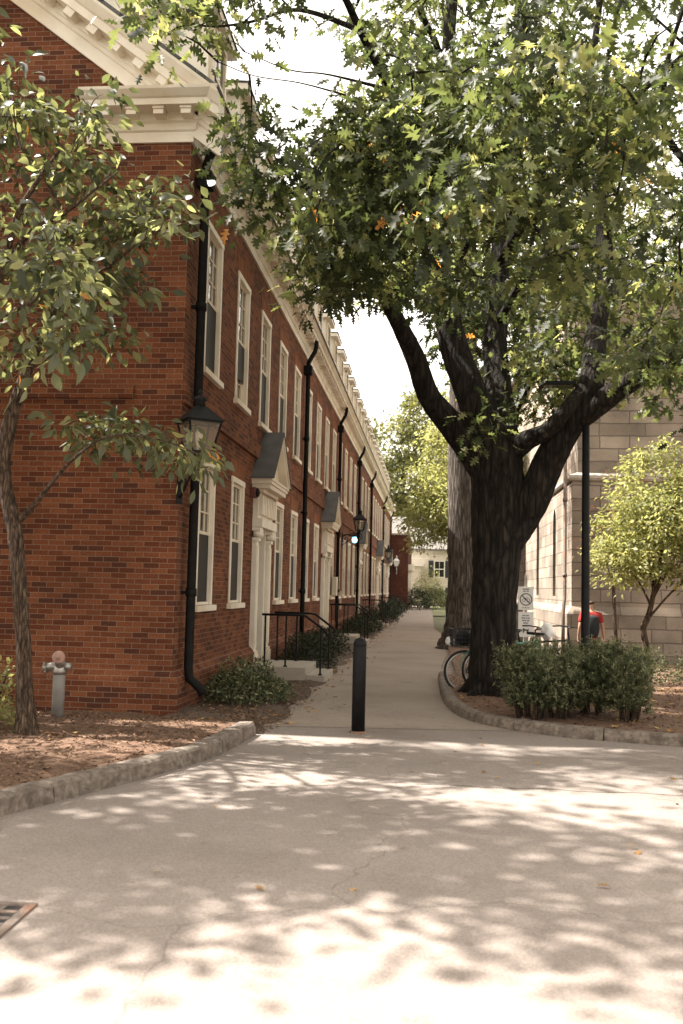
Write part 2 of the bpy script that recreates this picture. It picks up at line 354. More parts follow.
def spline(pts, m=6):
    """catmull-rom through (x,y,z,r) points"""
    P = [np.array(p, float) for p in pts]; P = [2*P[0]-P[1]] + P + [2*P[-1]-P[-2]]; o = []
    for i in range(1, len(P)-2):
        for k in range(m):
            t = k/m; a, b, c, d = P[i-1:i+3]
            o.append(.5*((2*b)+(-a+c)*t+(2*a-5*b+4*c-d)*t*t+(-a+3*b-3*c+d)*t**3))
    o.append(P[-2]); return o

# ------------------------------------------------------------------ leaves
def leaf_template(half, fold=.25, droop=.18):
    """half outline [(x,y)...] from stalk (0,0) to tip (0,1); quads between outline and midrib"""
    V = []; Fc = []
    for x, y in half: V.append((0, y, -droop*y*y))
    n = len(half)
    for sgn in (1, -1):
        o = len(V)
        for x, y in half: V.append((sgn*x, y, fold*abs(x)-droop*y*y-.35*x*x))
        for i in range(n-1):
            q = [i, o+i, o+i+1, i+1]
            if sgn < 0: q = q[::-1]
            Fc.append(q)
    return np.array(V, float), np.array(Fc, int)
T_OAK = leaf_template([(0, 0), (.012, .14), (.2, .24), (.07, .34), (.36, .47), (.09, .55), (.30, .76), (.07, .77), (.12, .93), (0, 1)])
T_OVAL = leaf_template([(0, 0), (.015, .1), (.17, .32), (.235, .52), (.17, .76), (0, 1)], .3, .25)
T_SMALL = leaf_template([(0, 0), (.24, .45), (0, 1)], .3, .15)
T_NEEDLE = leaf_template([(0, 0), (.13, .5), (0, 1)], .2, .1)

def leaves_obj(name, tmpl, pos, dirs, nrm, size, tint, mat, parent=None, origin=(0,0,0)):
    V, Fc = tmpl; N = len(pos); pos = np.asarray(pos) - np.asarray(origin)
    d = dirs/np.linalg.norm(dirs, axis=1, keepdims=True)
    n = nrm - d*np.sum(nrm*d, axis=1, keepdims=True); n /= np.linalg.norm(n, axis=1, keepdims=True)+1e-9
    x = np.cross(d, n)
    A = np.stack([x, d, n], axis=2)                                   # columns
    VV = np.repeat(V[None], N, 0); VV[:, :, 2] *= rng.normal(1.0, .9, N)[:, None]; VV[:, :, 0] *= rng.uniform(.75, 1.2, N)[:, None]
    VV[:, :, 0] += (V[:, 1]**2)[None]*rng.normal(0, .12, N)[:, None]
    W = np.einsum('nij,nvj->nvi', A, VV)*np.asarray(size)[:, None, None] + pos[:, None, :]
    nv, nf = len(V), len(Fc)
    idx = (Fc[None] + (np.arange(N)*nv)[:, None, None]).reshape(-1)
    me = bpy.data.meshes.new(name)
    me.vertices.add(N*nv); me.vertices.foreach_set('co', W.reshape(-1).astype(np.float32))
    me.loops.add(N*nf*4); me.loops.foreach_set('vertex_index', idx.astype(np.int32))
    me.polygons.add(N*nf); me.polygons.foreach_set('loop_start', (np.arange(N*nf)*4).astype(np.int32))
    me.polygons.foreach_set('loop_total', np.full(N*nf, 4, np.int32))
    me.polygons.foreach_set('use_smooth', np.ones(N*nf, bool))
    a = me.attributes.new('tint', 'FLOAT', 'FACE'); a.data.foreach_set('value', np.repeat(np.asarray(tint, np.float32), nf))
    me.materials.append(mat); me.update(calc_edges=True); me.validate()
    o = bpy.data.objects.new(name, me); COL.objects.link(o)
    if parent: o.parent = parent
    return o
def unit(a): return a/(np.linalg.norm(a, axis=-1, keepdims=True)+1e-9)

def cluster_leaves(centres, outward, n_per, spread, size, droop=.25, flat=.7):
    """leaves sprayed round twig ends"""
    P = []; D = []; Nn = []; S = []; T = []
    for c, o in zip(centres, outward):
        k = max(3, int(rng.normal(n_per, n_per*.25)))
        ax = unit(np.asarray(o)+rng.normal(0, .25, 3))
        t = rng.uniform(-1, .8, k)                                   # along the twig
        off = rng.normal(0, 1, (k, 3))*np.array([1, 1, .55])*spread*.55
        P.append(np.asarray(c)+ax*t[:, None]*spread+off)
        d = unit(off+ax*.5*spread+rng.normal(0, .35*spread, (k, 3))); d[:, 2] -= droop
        D.append(d)
        nn = rng.normal(0, flat, (k, 3)); nn[:, 2] += 1.0; Nn.append(nn)
        S.append(size*rng.uniform(.65, 1.2, k))
        T.append(np.clip(rng.normal(rng.normal(.45, .2), .17, k), 0, .94))
    return map(np.concatenate, (P, D, Nn, S, T))

def grow_twigs(mb, nodes, centres, r0=.02, sides=4, sag=.12):
    """link every cluster centre to the nearest wood already grown"""
    nodes = [np.asarray(n[:3], float) for n in nodes]; arr = np.array(nodes)
    C = np.asarray(centres); order = np.argsort([np.min(np.linalg.norm(arr-c, axis=1)) for c in C])
    outw = np.zeros_like(C)
    for i in order:
        c = C[i]; dd = np.linalg.norm(arr-c, axis=1)
        pen = dd + np.maximum(0, arr[:, 2]-c[2])*.5
        j = int(np.argmin(pen)); a = arr[j]; L = dd[j]
        n = 4 if L > .8 else 3
        mid = rng.normal(0, .07, 3)*L; pts = []
        for k in range(n+1):
            t = k/n; p = a+(c-a)*t + mid*math.sin(math.pi*t); p[2] += sag*L*math.sin(math.pi*t); pts.append(p)
        rr = min(.05, r0*(.5+L*.5)); mb.tube(pts, [rr*(1-.75*k/n) for k in range(n+1)], sides, cap=False)
        arr = np.vstack([arr, np.array(pts[1:])]); outw[i] = unit(c-pts[-2])
    return outw

def inside(poly, x, y):
    r = False; n = len(poly); j = n-1
    for i in range(n):
        xi, yi = poly[i]; xj, yj = poly[j]
        if (yi > y) != (yj > y) and x < (xj-xi)*(y-yi)/(yj-yi)+xi: r = not r
        j = i
    return r

# ------------------------------------------------------------------ world and sun
SUN_EL = R(54); SUN_DIR = Vector((-.985, .13, 0)).normalized()
to_sun = Vector((SUN_DIR.x*math.cos(SUN_EL), SUN_DIR.y*math.cos(SUN_EL), math.sin(SUN_EL)))
w = bpy.data.worlds.new('World'); scene.world = w; w.use_nodes = True
nt = w.node_tree; nt.nodes.clear()
sky = nd(nt, 'ShaderNodeTexSky', sky_type='NISHITA'); sky.sun_disc = False
sky.sun_elevation = SUN_EL; sky.sun_rotation = math.atan2(SUN_DIR.x, SUN_DIR.y) % (2*math.pi)
sky.air_density = 1.0; sky.dust_density = 3.0; sky.ozone_density = 1.0; sky.altitude = 20
hs = nd(nt, 'ShaderNodeHueSaturation'); hs.inputs['Saturation'].default_value = .30; hs.inputs['Value'].default_value = 1.0
mu = nd(nt, 'ShaderNodeMix', data_type='RGBA', blend_type='MULTIPLY'); mu.inputs['Factor'].default_value = 1; mu.inputs['B'].default_value = (1.0, .915, .81, 1)
bg = nd(nt, 'ShaderNodeBackground'); bg.inputs['Strength'].default_value = .15
wo = nd(nt, 'ShaderNodeOutputWorld')
nt.links.new(sky.outputs[0], hs.inputs['Color']); veil = nd(nt, 'ShaderNodeMix', data_type='RGBA'); veil.inputs['Factor'].default_value = .45; veil.inputs['B'].default_value = (5.0, 4.9, 4.75, 1)   # thin white high cloud
nt.links.new(hs.outputs[0], veil.inputs['A']); nt.links.new(veil.outputs['Result'], mu.inputs['A']); nt.links.new(mu.outputs['Result'], bg.inputs['Color']); nt.links.new(bg.outputs[0], wo.inputs[0])
sl = bpy.data.lights.new('sun', 'SUN'); sl.energy = 5.0; sl.angle = R(.8); sl.color = (1.0, .935, .855)
so = bpy.data.objects.new('sun', sl); COL.objects.link(so); so.rotation_euler = (-to_sun).to_track_quat('-Z', 'Y').to_euler(); so.location = to_sun*60
scene.view_settings.view_transform = 'Standard'; scene.view_settings.look = 'None'; scene.view_settings.gamma = 1.0
scene.view_settings.exposure = 1.95
scene.cycles.max_bounces = 10; scene.cycles.diffuse_bounces = 5; scene.cycles.transparent_max_bounces = 12
scene.cycles.use_denoising = True

# ------------------------------------------------------------------ ground
def sstep(a, b, x):
    t = min(1, max(0, (x-a)/(b-a))); return t*t*(3-2*t)
def bed_z(x, y):                                   # the lawn on the right falls gently away behind the oak
    s = sstep(15, 20.5, y)*sstep(1.0, 3.0, x)
    return .085 - .36*s + .02*math.sin(x*2.1+y*1.3)*(1-.3*s)
def grid(name, xs, ys, fz, mat, inside_fn=None):
    mb = MB(); nx, ny = len(xs), len(ys)
    vs = [(x, y, fz(x, y)) for y in ys for x in xs]
    fs = [(j*nx+i, j*nx+i+1, (j+1)*nx+i+1, (j+1)*nx+i) for j in range(ny-1) for i in range(nx-1)]
    mb.add(vs, fs, True); return mb.build(name, mat)
xs = [-900, -300, -100, -40, -20, -10, -5, 0] + [0.5*i for i in range(1, 40)] + [25, 40, 100, 300, 900]
ys = [-900, -300, -60, -20, 0, 8] + [10+1*i for i in range(0, 45)] + [60, 80, 100, 140, 300, 1000, 1800]
def base_z(x, y): return -.06 - .42*sstep(14.5, 20, y)*sstep(.6, 2.6, x)*(1-sstep(45, 60, y))*(1-sstep(24, 38, x))
tag(grid('ground', xs, ys, base_z, M['grass']), 'green grass ground reaching to the far houses', 'ground', kind='structure')
rd = MB(); rd.add([(-60, -30, 0), (60, -30, 0), (60, 11.35, 0), (-60, 11.35, 0)], [(0, 1, 2, 3)])
tag(rd.build('road', M['asphalt']), 'pale worn asphalt road across the foreground, dappled with shade', 'road', kind='structure')
pt = MB(); pt.add([(-2.05, 10.9, .004), (1.1, 11.28, .004), (.5, 12.4, .004), (.3, 14, .004), (.28, 17.6, .004), (.56, 17.9, .004), (.50, 34, .004), (.2, 40, .004), (.2, 100, .004), (-2.05, 100, .004)], [tuple(range(10))])
tag(pt.build('path', M['path']), 'straight asphalt footpath running along the brick row', 'path', kind='structure')
# asphalt joint line across the road
ck = MB()
p0 = [(-.1+i*.22, 8.02+.02*math.sin(i*1.7)+.012*math.sin(i*4.1)) for i in range(60)]
for (a, b) in zip(p0[:-1], p0[1:]): ck.add([(a[0], a[1]-.006, .004), (b[0], b[1]-.006, .004), (b[0], b[1]+.006, .004), (a[0], a[1]+.006, .004)], [(0, 1, 2, 3)])
tag(ck.build('road_joint', simple('joint_tar', (.06, .05, .045), .9)), 'dark thin tar joint crossing the road', 'road', kind='structure')

# kerb lines (plan curves)
KL = [(-6.5, 2.4), (-4.6, 4.2), (-3.62, 5.35), (-3.0, 6.15), (-2.72, 6.75), (-2.42, 7.5), (-2.18, 8.15), (-2.0, 8.75), (-1.9, 9.5), (-1.84, 10.35)]
KR = [(.17, 17.6), (.18, 16.0), (.2, 14.4), (.27, 13.2), (.42, 12.3), (.66, 11.7), (1.0, 11.3), (1.5, 10.95), (2.2, 10.68), (3.2, 10.45), (5.0, 10.25), (8, 10.1), (14, 10.0), (40, 10.0)]
def resample(pl, step):
    sp = spline([(x, y, 0, 0) for x, y in pl], 10); P = np.array([(q[0], q[1]) for q in sp])
    s = np.concatenate([[0], np.cumsum(np.linalg.norm(np.diff(P, axis=0), axis=1))]); t = np.arange(0, s[-1], step)
    return np.stack([np.interp(t, s, P[:, 0]), np.interp(t, s, P[:, 1])], 1)
def kerb(name, label, line, side, wid, h, stone_len, gap=.012, skew=.03):
    r = thing(name, label, 'kerb', (line[0][0], line[0][1], 0))
    P = resample(line, .12); i = 0; n = len(P); org = Vector(r.location)
    while i < n-2:
        k = min(n-1, i+max(3, int(stone_len*random.uniform(.75, 1.25)/.12)))
        mb = MB(); rows = []; top = h+random.uniform(-.008, .008); din = random.uniform(-.008, .008)
        for j in range(i, k+1):
            t = P[min(j+1, n-1)]-P[max(j-1, 0)]; t /= np.linalg.norm(t); nn = np.array([-t[1], t[0]])*side
            e = gap/.12 if j == k else 0
            q = P[j]-t*.12*e*(1) if j == k else P[j]
            jt = lambda a=.006: random.uniform(-a, a)
            prof = [(0+din+jt(), -.1), (0+din+jt(), .02), (.004+din+jt(.008), h*.55), (.012+din+jt(), top-.022+jt(.004)), (.035+din, top+jt(.004)), (wid*.5, top+.004+jt(.004)), (wid-.02, top+jt(.004)), (wid, top-.03), (wid, -.1)]
            rows.append([Vector((q[0]+nn[0]*d, q[1]+nn[1]*d, z))-org for d, z in prof])
        m = len(rows[0]); vs = [v for row in rows for v in row]
        fs = [(a*m+b, a*m+b+1, (a+1)*m+b+1, (a+1)*m+b) for a in range(len(rows)-1) for b in range(m-1)]
        if side > 0: fs = [f[::-1] for f in fs]
        fs += [tuple(range(m)), tuple((len(rows)-1)*m+b for b in range(m))[::-1]]
        mb.add(vs, fs); mb.build('kerbstone', M['granite'], r); i = k
    return r
kerb('granite_kerb', 'curved rough granite kerb in front of the slim tree and standpipe', KL, 1, .2, .14, 2.4)
kerb('granite_kerb', 'curved pale granite kerb round the big oak and clipped yews', KR, 1, .17, .12, 1.0)

def bed_mesh(name, ring, fz, mat, step=.25):
    """flat polygon triangulated, subdivided and lifted"""
    bm = bmesh.new(); vs = [bm.verts.new((x, y, 0)) for x, y in ring]; bm.faces.new(vs)
    x0 = min(p[0] for p in ring); x1 = max(p[0] for p in ring); y0 = min(p[1] for p in ring); y1 = max(p[1] for p in ring)
    for k in range(1, int((x1-x0)/step)):
        bmesh.ops.bisect_plane(bm, geom=bm.verts[:]+bm.edges[:]+bm.faces[:], plane_co=(x0+k*step, 0, 0), plane_no=(1, 0, 0))
    for k in range(1, int((y1-y0)/step)):
        bmesh.ops.bisect_plane(bm, geom=bm.verts[:]+bm.edges[:]+bm.faces[:], plane_co=(0, y0+k*step, 0), plane_no=(0, 1, 0))
    for v in bm.verts: v.co.z = fz(v.co.x, v.co.y)
    me = bpy.data.meshes.new(name); bm.to_mesh(me); bm.free(); me.materials.append(mat)
    for p in me.polygons: p.use_smooth = True
    o = bpy.data.objects.new(name, me); COL.objects.link(o)
    if o.data.polygons and sum(p.normal.z for p in me.polygons) < 0: me.flip_normals()
    return o
def lbed_z(x, y):
    s = sstep(10.2, 11.3, y)
    return .10*(1-s)+.015*s + .02*math.sin(x*3+y*2)*math.sin(y*3.1) + .012*math.sin(x*9)*math.sin(y*8)
KLr = [tuple(p) for p in resample(KL, .3)]
ringL = [(x-.1, y) for x, y in KLr] + [(-2.2, 11.57), (-12, 11.57), (-12, 2.0)]
tag(bed_mesh('planting_bed', ringL, lbed_z, M['mulch'], .3), 'brown bark mulch bed in front of the brick gable', 'bed', kind='structure')
KRr = [tuple(p) for p in resample(KR, .4) if p[0] < 24]
ringR = [(x+.08, y+.04) for x, y in KRr] + [(24, 27.2), (1.2, 27.2), (.5, 27.2), (.5, 17.7)]
tag(bed_mesh('planting_bed', ringR, bed_z, M['mulch'], .5), 'reddish mulch ground under the big oak, reaching to the stone building', 'bed', kind='structure')
ringF = [(-1.62, 10.3), (-1.5, 11.5), (-1.5, 72.6), (-3.14, 72.6), (-3.14, 10.9), (-1.9, 10.35)]
tag(bed_mesh('planting_bed', ringF, lambda x, y: .034-.075*sstep(-1.98, -1.5, x)+.012*math.sin(y*3+x*5)+.014*math.sin(y*7.3)*math.sin(x*9), simple('dark_soil', (.085, .055, .037), .95, var=.5, scale=30, bump=1, bscale=50), .2), 'dark narrow bed along the foot of the brick row', 'bed', kind='structure')
lawn = MB(); lawn.add([(.2, 60, .01), (.9, 60, .01), (3, 95, .01), (.2, 95, .01)], [(0, 1, 2, 3)])
tag(lawn.build('lawn', simple('lawn_grass', (.15, .155, .07), .95, var=.3, scale=6)), 'sunlit lawn strip at the far end of the path', 'lawn', kind='structure')

# chips, fallen leaves
def scatter(name, n, sampler, fz, tmpl, smin, smax, mat, label, cat, tilt=.35):
    pts = []
    while len(pts) < n:
        x, y = sampler()
        if x is None: continue
        pts.append((x, y, fz(x, y)+random.uniform(.004, .018)))
    pts = np.array(pts); k = len(pts)
    a = rng.uniform(0, 2*math.pi, k); D = np.stack([np.cos(a), np.sin(a), rng.normal(0, .18, k)], 1)
    Nn = rng.normal(0, tilt, (k, 3)); Nn[:, 2] = 1
    o = leaves_obj(name, tmpl, pts, D, Nn, rng.uniform(smin, smax, k), np.clip(rng.normal(.5, .25, k), 0, 1), mat)
    return tag(o, label, cat, kind='stuff')
def samp_l():
    x = random.uniform(-7, -1.9); y = random.uniform(4.5, 11.4)
    return (x, y) if inside(ringL, x+.12, y) and inside(ringL, x-.1, y) else (None, None)
def samp_r():
    x = random.uniform(.4, 7); y = random.uniform(10.5, 19)
    return (x, y) if inside(ringR, x-.12, y-.14) else (None, None)
def samp_p():
    y = random.uniform(11, 50); x = -1.75+abs(random.gauss(0, .22)) if random.random() < .7 else random.uniform(-3, -1.7)
    return x, y
def samp_road():
    return random.uniform(-2.2, 4), random.uniform(5, 11)
scatter('wood_chips', 11000, samp_l, lbed_z, T_SMALL, .02, .06, M['chips'], 'loose bark chips scattered over the left mulch bed', 'mulch')
scatter('wood_chips', 9000, samp_r, bed_z, T_SMALL, .025, .07, M['chips'], 'loose bark chips scattered under the oak and yews', 'mulch')
def samp_f():
    y = 10.5+abs(random.gauss(0, 3.5)); x = random.uniform(-3.1, -1.66)
    return x, y
scatter('wood_chips', 4200, samp_f, lambda x, y: .03-.05*sstep(-1.98, -1.6, x), T_SMALL, .02, .06, M['chips'], 'loose bark chips strewn along the foot of the brick row', 'mulch')
scatter('fallen_leaves', 500, samp_r, bed_z, T_OAK, .07, .14, M['litter'], 'dry fallen leaves lying under the oak and yews', 'leaves')
scatter('fallen_leaves', 420, samp_p, lambda x, y: .03 if x < -1.75 else .006, T_OAK, .05, .11, M['litter'], 'dry fallen leaves gathered along the path edge', 'leaves')
scatter('fallen_leaves', 36, samp_road, lambda x, y: .0, T_OAK, .05, .1, M['litter'], 'few dry leaves lying on the road', 'leaves')
scatter('fallen_leaves', 40, samp_l, lbed_z, T_OAK, .08, .14, M['litter'], 'dry fallen leaves lying on the left mulch bed', 'leaves')

# ------------------------------------------------------------------ the brick row
CX, CY = -3.15, 11.58; LEN = 63.0; BAY0 = 13.05-CY; BAY = 2.15; NB = 28
B = thing('brick_row_house', 'long two storey red brick row with cream cornice, sash windows and pedimented doors', 'building', (CX, CY, 0))
LOW = (1.32, 3.33); UPP = (4.57, 6.65); WW = .98
DOORS = [2, 7, 13, 20, 26]
DZ = (.26, 2.72); DW = 1.06
def bay(k): return BAY0+BAY*k
TOPZ = 7.45
def facade():
    mb = MB(); holes = []
    for k in range(NB):
        y = bay(k)
        holes.append((y-WW/2, y+WW/2, UPP[0], UPP[1]))
        if k in DOORS: holes.append((y-DW/2, y+DW/2, DZ[0], DZ[1]))
        else: holes.append((y-WW/2, y+WW/2, LOW[0], LOW[1]))
    ysl = sorted({0.0, LEN} | {h[0] for h in holes} | {h[1] for h in holes})
    zsl = [-.1, DZ[0], LOW[0], DZ[1], LOW[1], UPP[0], UPP[1], TOPZ]
    for a, b in zip(ysl[:-1], ysl[1:]):
        for c, d in zip(zsl[:-1], zsl[1:]):
            ym, zm = (a+b)/2, (c+d)/2
            if any(h[0] < ym < h[1] and h[2] < zm < h[3] for h in holes): continue
            mb.add([(0, a, c), (0, b, c), (0, b, d), (0, a, d)], [(0, 1, 2, 3)])
    for y0, y1, z0, z1 in holes:
        D = -.2
        mb.add([(0, y0, z0), (0, y1, z0), (0, y1, z1), (0, y0, z1), (D, y0, z0), (D, y1, z0), (D, y1, z1), (D, y0, z1)],
               [(0, 1, 5, 4), (1, 2, 6, 5), (2, 3, 7, 6), (3, 0, 4, 7)])
    # gable with its triangle, far end and back
    W = 6.0; ap = TOPZ+.05
    mb.add([(0, 0, -.1), (0, 0, 7.75), (-W/2, 0, 7.75+.76*W/2), (-W, 0, 7.75), (-W, 0, -.1)], [(0, 1, 2, 3, 4)])
    mb.add([(0, LEN, -.1), (0, LEN, 7.75), (-W/2, LEN, 7.75+.76*W/2), (-W, LEN, 7.75), (-W, LEN, -.1)], [(4, 3, 2, 1, 0)])
    mb.add([(-W, 0, -.1), (-W, LEN, -.1), (-W, LEN, 7.75), (-W, 0, 7.75)], [(0, 1, 2, 3)])
    mb.add([(0, 0, TOPZ), (0, LEN, TOPZ), (0, LEN, 7.75), (0, 0, 7.75)], [(0, 1, 2, 3)])
    return mb.build('wall', M['brick'], B)
facade()
# plinth with sloping cap: sweeps round the corner, interrupted by doors only at step height
def sweep_corner(mb, prof, x_left, y_end, x0=0.0):
    """prof (d,z) swept along the gable then down the facade, mitred at the corner; closed profile"""
    m = len(prof)
    A = [(x_left, -d, z) for d, z in prof]; Cn = [(d, -d, z) for d, z in prof]; E = [(d, y_end, z) for d, z in prof]
    fs = []
    for r in range(2):
        for b in range(m):
            fs.append((r*m+b, r*m+(b+1) % m, (r+1)*m+(b+1) % m, (r+1)*m+b))
    fs += [tuple(range(m))[::-1], tuple(2*m+b for b in range(m))]
    mb.add(A+Cn+E, fs); return mb
pl = MB(); sweep_corner(pl, [(-.01, -.09), (.10, -.09), (.10, .43), (.075, .475), (-.01, .56)], -6.0, bay(2)-.75)
for a, b in zip(DOORS, DOORS[1:]+[NB]):
    y0, y1 = bay(a)+.75, (bay(b)-.75 if b < NB else LEN)
    pl.prism([(-.01, y0, -.09), (.10, y0, -.09), (.10, y0, .43), (.075, y0, .475), (-.01, y0, .56)], (0, y1-y0, 0))
pl.build('plinth', M['brick'], B)
bd = MB(); bd.box(.0, .045, .012, LEN, 3.88, 4.15)
for k in DOORS: pass
bd.build('band_course', M['brick'], B)
bd = MB(); bd.box(-6.0, -.62, -.045, 0, 3.93, 4.10); bd.build('band_course', M['brick'], B)
# cornice
CP = [(-.02, 7.27), (.035, 7.27), (.04, 7.40), (.065, 7.42), (.075, 7.50), (.10, 7.53), (.10, 7.635), (.30, 7.64), (.31, 7.715), (.335, 7.73), (.40, 7.80), (.41, 7.835), (-.02, 7.86)]
co = MB(); sweep_corner(co, CP, -1.38, LEN+.3); co.build('cornice', M['trim'], B)
mo = MB()
for i in range(4):
    x = -.02-i*.355; mo.box(x-.065, x+.065, -.26, -.09, 7.54, 7.632); mo.box(x-.075, x+.075, -.275, -.09, 7.605, 7.636)
y = .28
while y < LEN:
    mo.box(.09, .26, y-.065, y+.065, 7.54, 7.632)
    if y < 25: mo.box(.09, .275, y-.075, y+.075, 7.605, 7.636)
    y += .355
tag(mo.build('modillions', M['trim'], B), kind='stuff')
# rake
SL = .76
def rake(sgn):
    mb = MB(); prof = [(-.02, 0), (.04, 0), (.045, .2), (.07, .22), (.08, .27), (.10, .29), (.10, .41), (.28, .42), (.29, .54), (.32, .56), (.40, .68), (.41, .72), (-.02, .73)]
    xa, xb = (.41, -3.0) if sgn > 0 else (-6.41, -3.0)
    def zz(x): return 7.36+SL*((-x) if sgn > 0 else (x+6.0))
    a = [(xa, -d, max(7.862, zz(xa)+t)) if False else (xa, -d, zz(xa)+t) for d, t in prof]; b = [(xb, -d, zz(xb)+t) for d, t in prof]
    m = len(prof); fs = [(i, (i+1) % m, m+(i+1) % m, m+i) for i in range(m)]
    if sgn < 0: fs = [f[::-1] for f in fs]
    fs += [tuple(range(m))[::-1] if sgn > 0 else tuple(range(m)), tuple(m+i for i in range(m)) if sgn > 0 else tuple(m+i for i in range(m))[::-1]]
    mb.add(a+b, fs)
    ang = math.atan(SL)*(1 if sgn > 0 else -1); rm = Matrix.Rotation(ang, 3, 'Y')
    n = int(3.0/.33)
    for i in range(n):
        x = (-.35-i*.315) if sgn > 0 else (-5.65+i*.315)
        mb.obox((x, -.175, zz(x)+.355), (.07, .085, .05), rm)
    return mb.build('raking_cornice', M['trim'], B)
rake(1); rake(-1)
# roof slopes
rf = MB()
for sgn in (1, -1):
    X = lambda t: (.42-t) if sgn > 0 else (-6.42+t)
    pts = []
    z0 = 7.36+.72-SL*.42
    for y0 in (-.37, LEN+.3):
        pts += [(X(0), y0, z0+.02), (-3.0, y0, z0+SL*3.42+.02), (-3.0, y0, z0+SL*3.42+.09), (X(0), y0, z0+.07)]
    rf.add(pts, [(0, 1, 2, 3), (7, 6, 5, 4), (0, 4, 5, 1), (3, 2, 6, 7), (0, 3, 7, 4)])
rf.build('roof', M['slate'], B)
# windows
def make_window(h, y, z0, parent, screen_from=0.0, blind=False):
    wn = MB(); w = WW; t = .085; x0, x1 = -.13, .018
    wn.box(x0, x1, -w/2, -w/2+t, 0, h); wn.box(x0, x1, w/2-t, w/2, 0, h); wn.box(x0, x1+.006, -w/2-.02, w/2+.02, h-t, h)
    wn.box(x0, -.02, -w/2+t, w/2-t, 0, .04)
    o = wn.build('window', M['trim'], parent, (0, y, z0))
    s = MB(); s.box(-.11, .075, -w/2-.07, w/2+.07, -.085, -.004, .006); s.build('sill', M['trim'], o)
    l = MB(); l.prism([(-.02, -w/2-.02, h+.004), (.006, -w/2-.02, h+.004), (.006, -w/2-.13, h+.27), (-.02, -w/2-.13, h+.27)], (0, .001, 0)) if False else l.add(
        [(-.01, -w/2-.02, h+.003), (.006, -w/2-.02, h+.003), (.006, w/2+.02, h+.003), (-.01, w/2+.02, h+.003), (-.01, -w/2-.13, h+.28), (.006, -w/2-.13, h+.28), (.006, w/2+.13, h+.28), (-.01, w/2+.13, h+.28)],
        [(0, 1, 2, 3), (4, 7, 6, 5), (1, 5, 6, 2), (0, 4, 5, 1), (2, 6, 7, 3)])
    l.build('lintel', M['brick_lintel'], o)
    iw = w-2*t; mid = h*.5
    sa = MB(); a, b = -iw/2, iw/2
    def sash(xc, z0, z1, rows, cols):
        e = .045
        sa.box(xc-.02, xc+.02, a, a+e, z0, z1); sa.box(xc-.02, xc+.02, b-e, b, z0, z1)
        sa.box(xc-.0195, xc+.0195, a, b, z0, z0+e); sa.box(xc-.0195, xc+.0195, a, b, z1-e, z1)
        for c in range(1, cols):
            yy = a+(b-a)*c/cols; sa.box(xc-.012, xc+.014, yy-.011, yy+.011, z0+e, z1-e)
        for r in range(1, rows):
            zz_ = z0+(z1-z0)*r/rows; sa.box(xc-.011, xc+.013, a+e, b-e, zz_-.011, zz_+.011)
    sash(-.055, mid-.02, h-t, 3, 3); sash(-.095, .04, mid+.02, 3, 3); sa.build('sash', M['sash'], o)
    g = MB(); g.add([(-.06, a, mid), (-.06, b, mid), (-.06, b, h-t), (-.06, a, h-t)], [(0, 1, 2, 3)]); g.build('pane', M['glass'], o)
    g = MB(); g.add([(-.1, a, .04), (-.1, b, .04), (-.1, b, mid), (-.1, a, mid)], [(0, 1, 2, 3)]); g.build('pane', M['glass'], o)
    sc = MB(); sc.box(-.05, -.043, a, b, .04+screen_from, mid-.02); sc.build('insect_screen', M['screen'], o)
    return o
wl = make_window(LOW[1]-LOW[0], bay(0), LOW[0], B); wu = make_window(UPP[1]-UPP[0], bay(0), UPP[0], B)
wv = make_window(UPP[1]-UPP[0], bay(1), UPP[0], B, .38)
for k in range(1, NB):
    if k not in DOORS:
        c = copy_tree(wl, B); c.location = (0, bay(k), LOW[0])
    if k != 1:
        c = copy_tree(wu if k % 5 else wv, B); c.location = (0, bay(k), UPP[0])
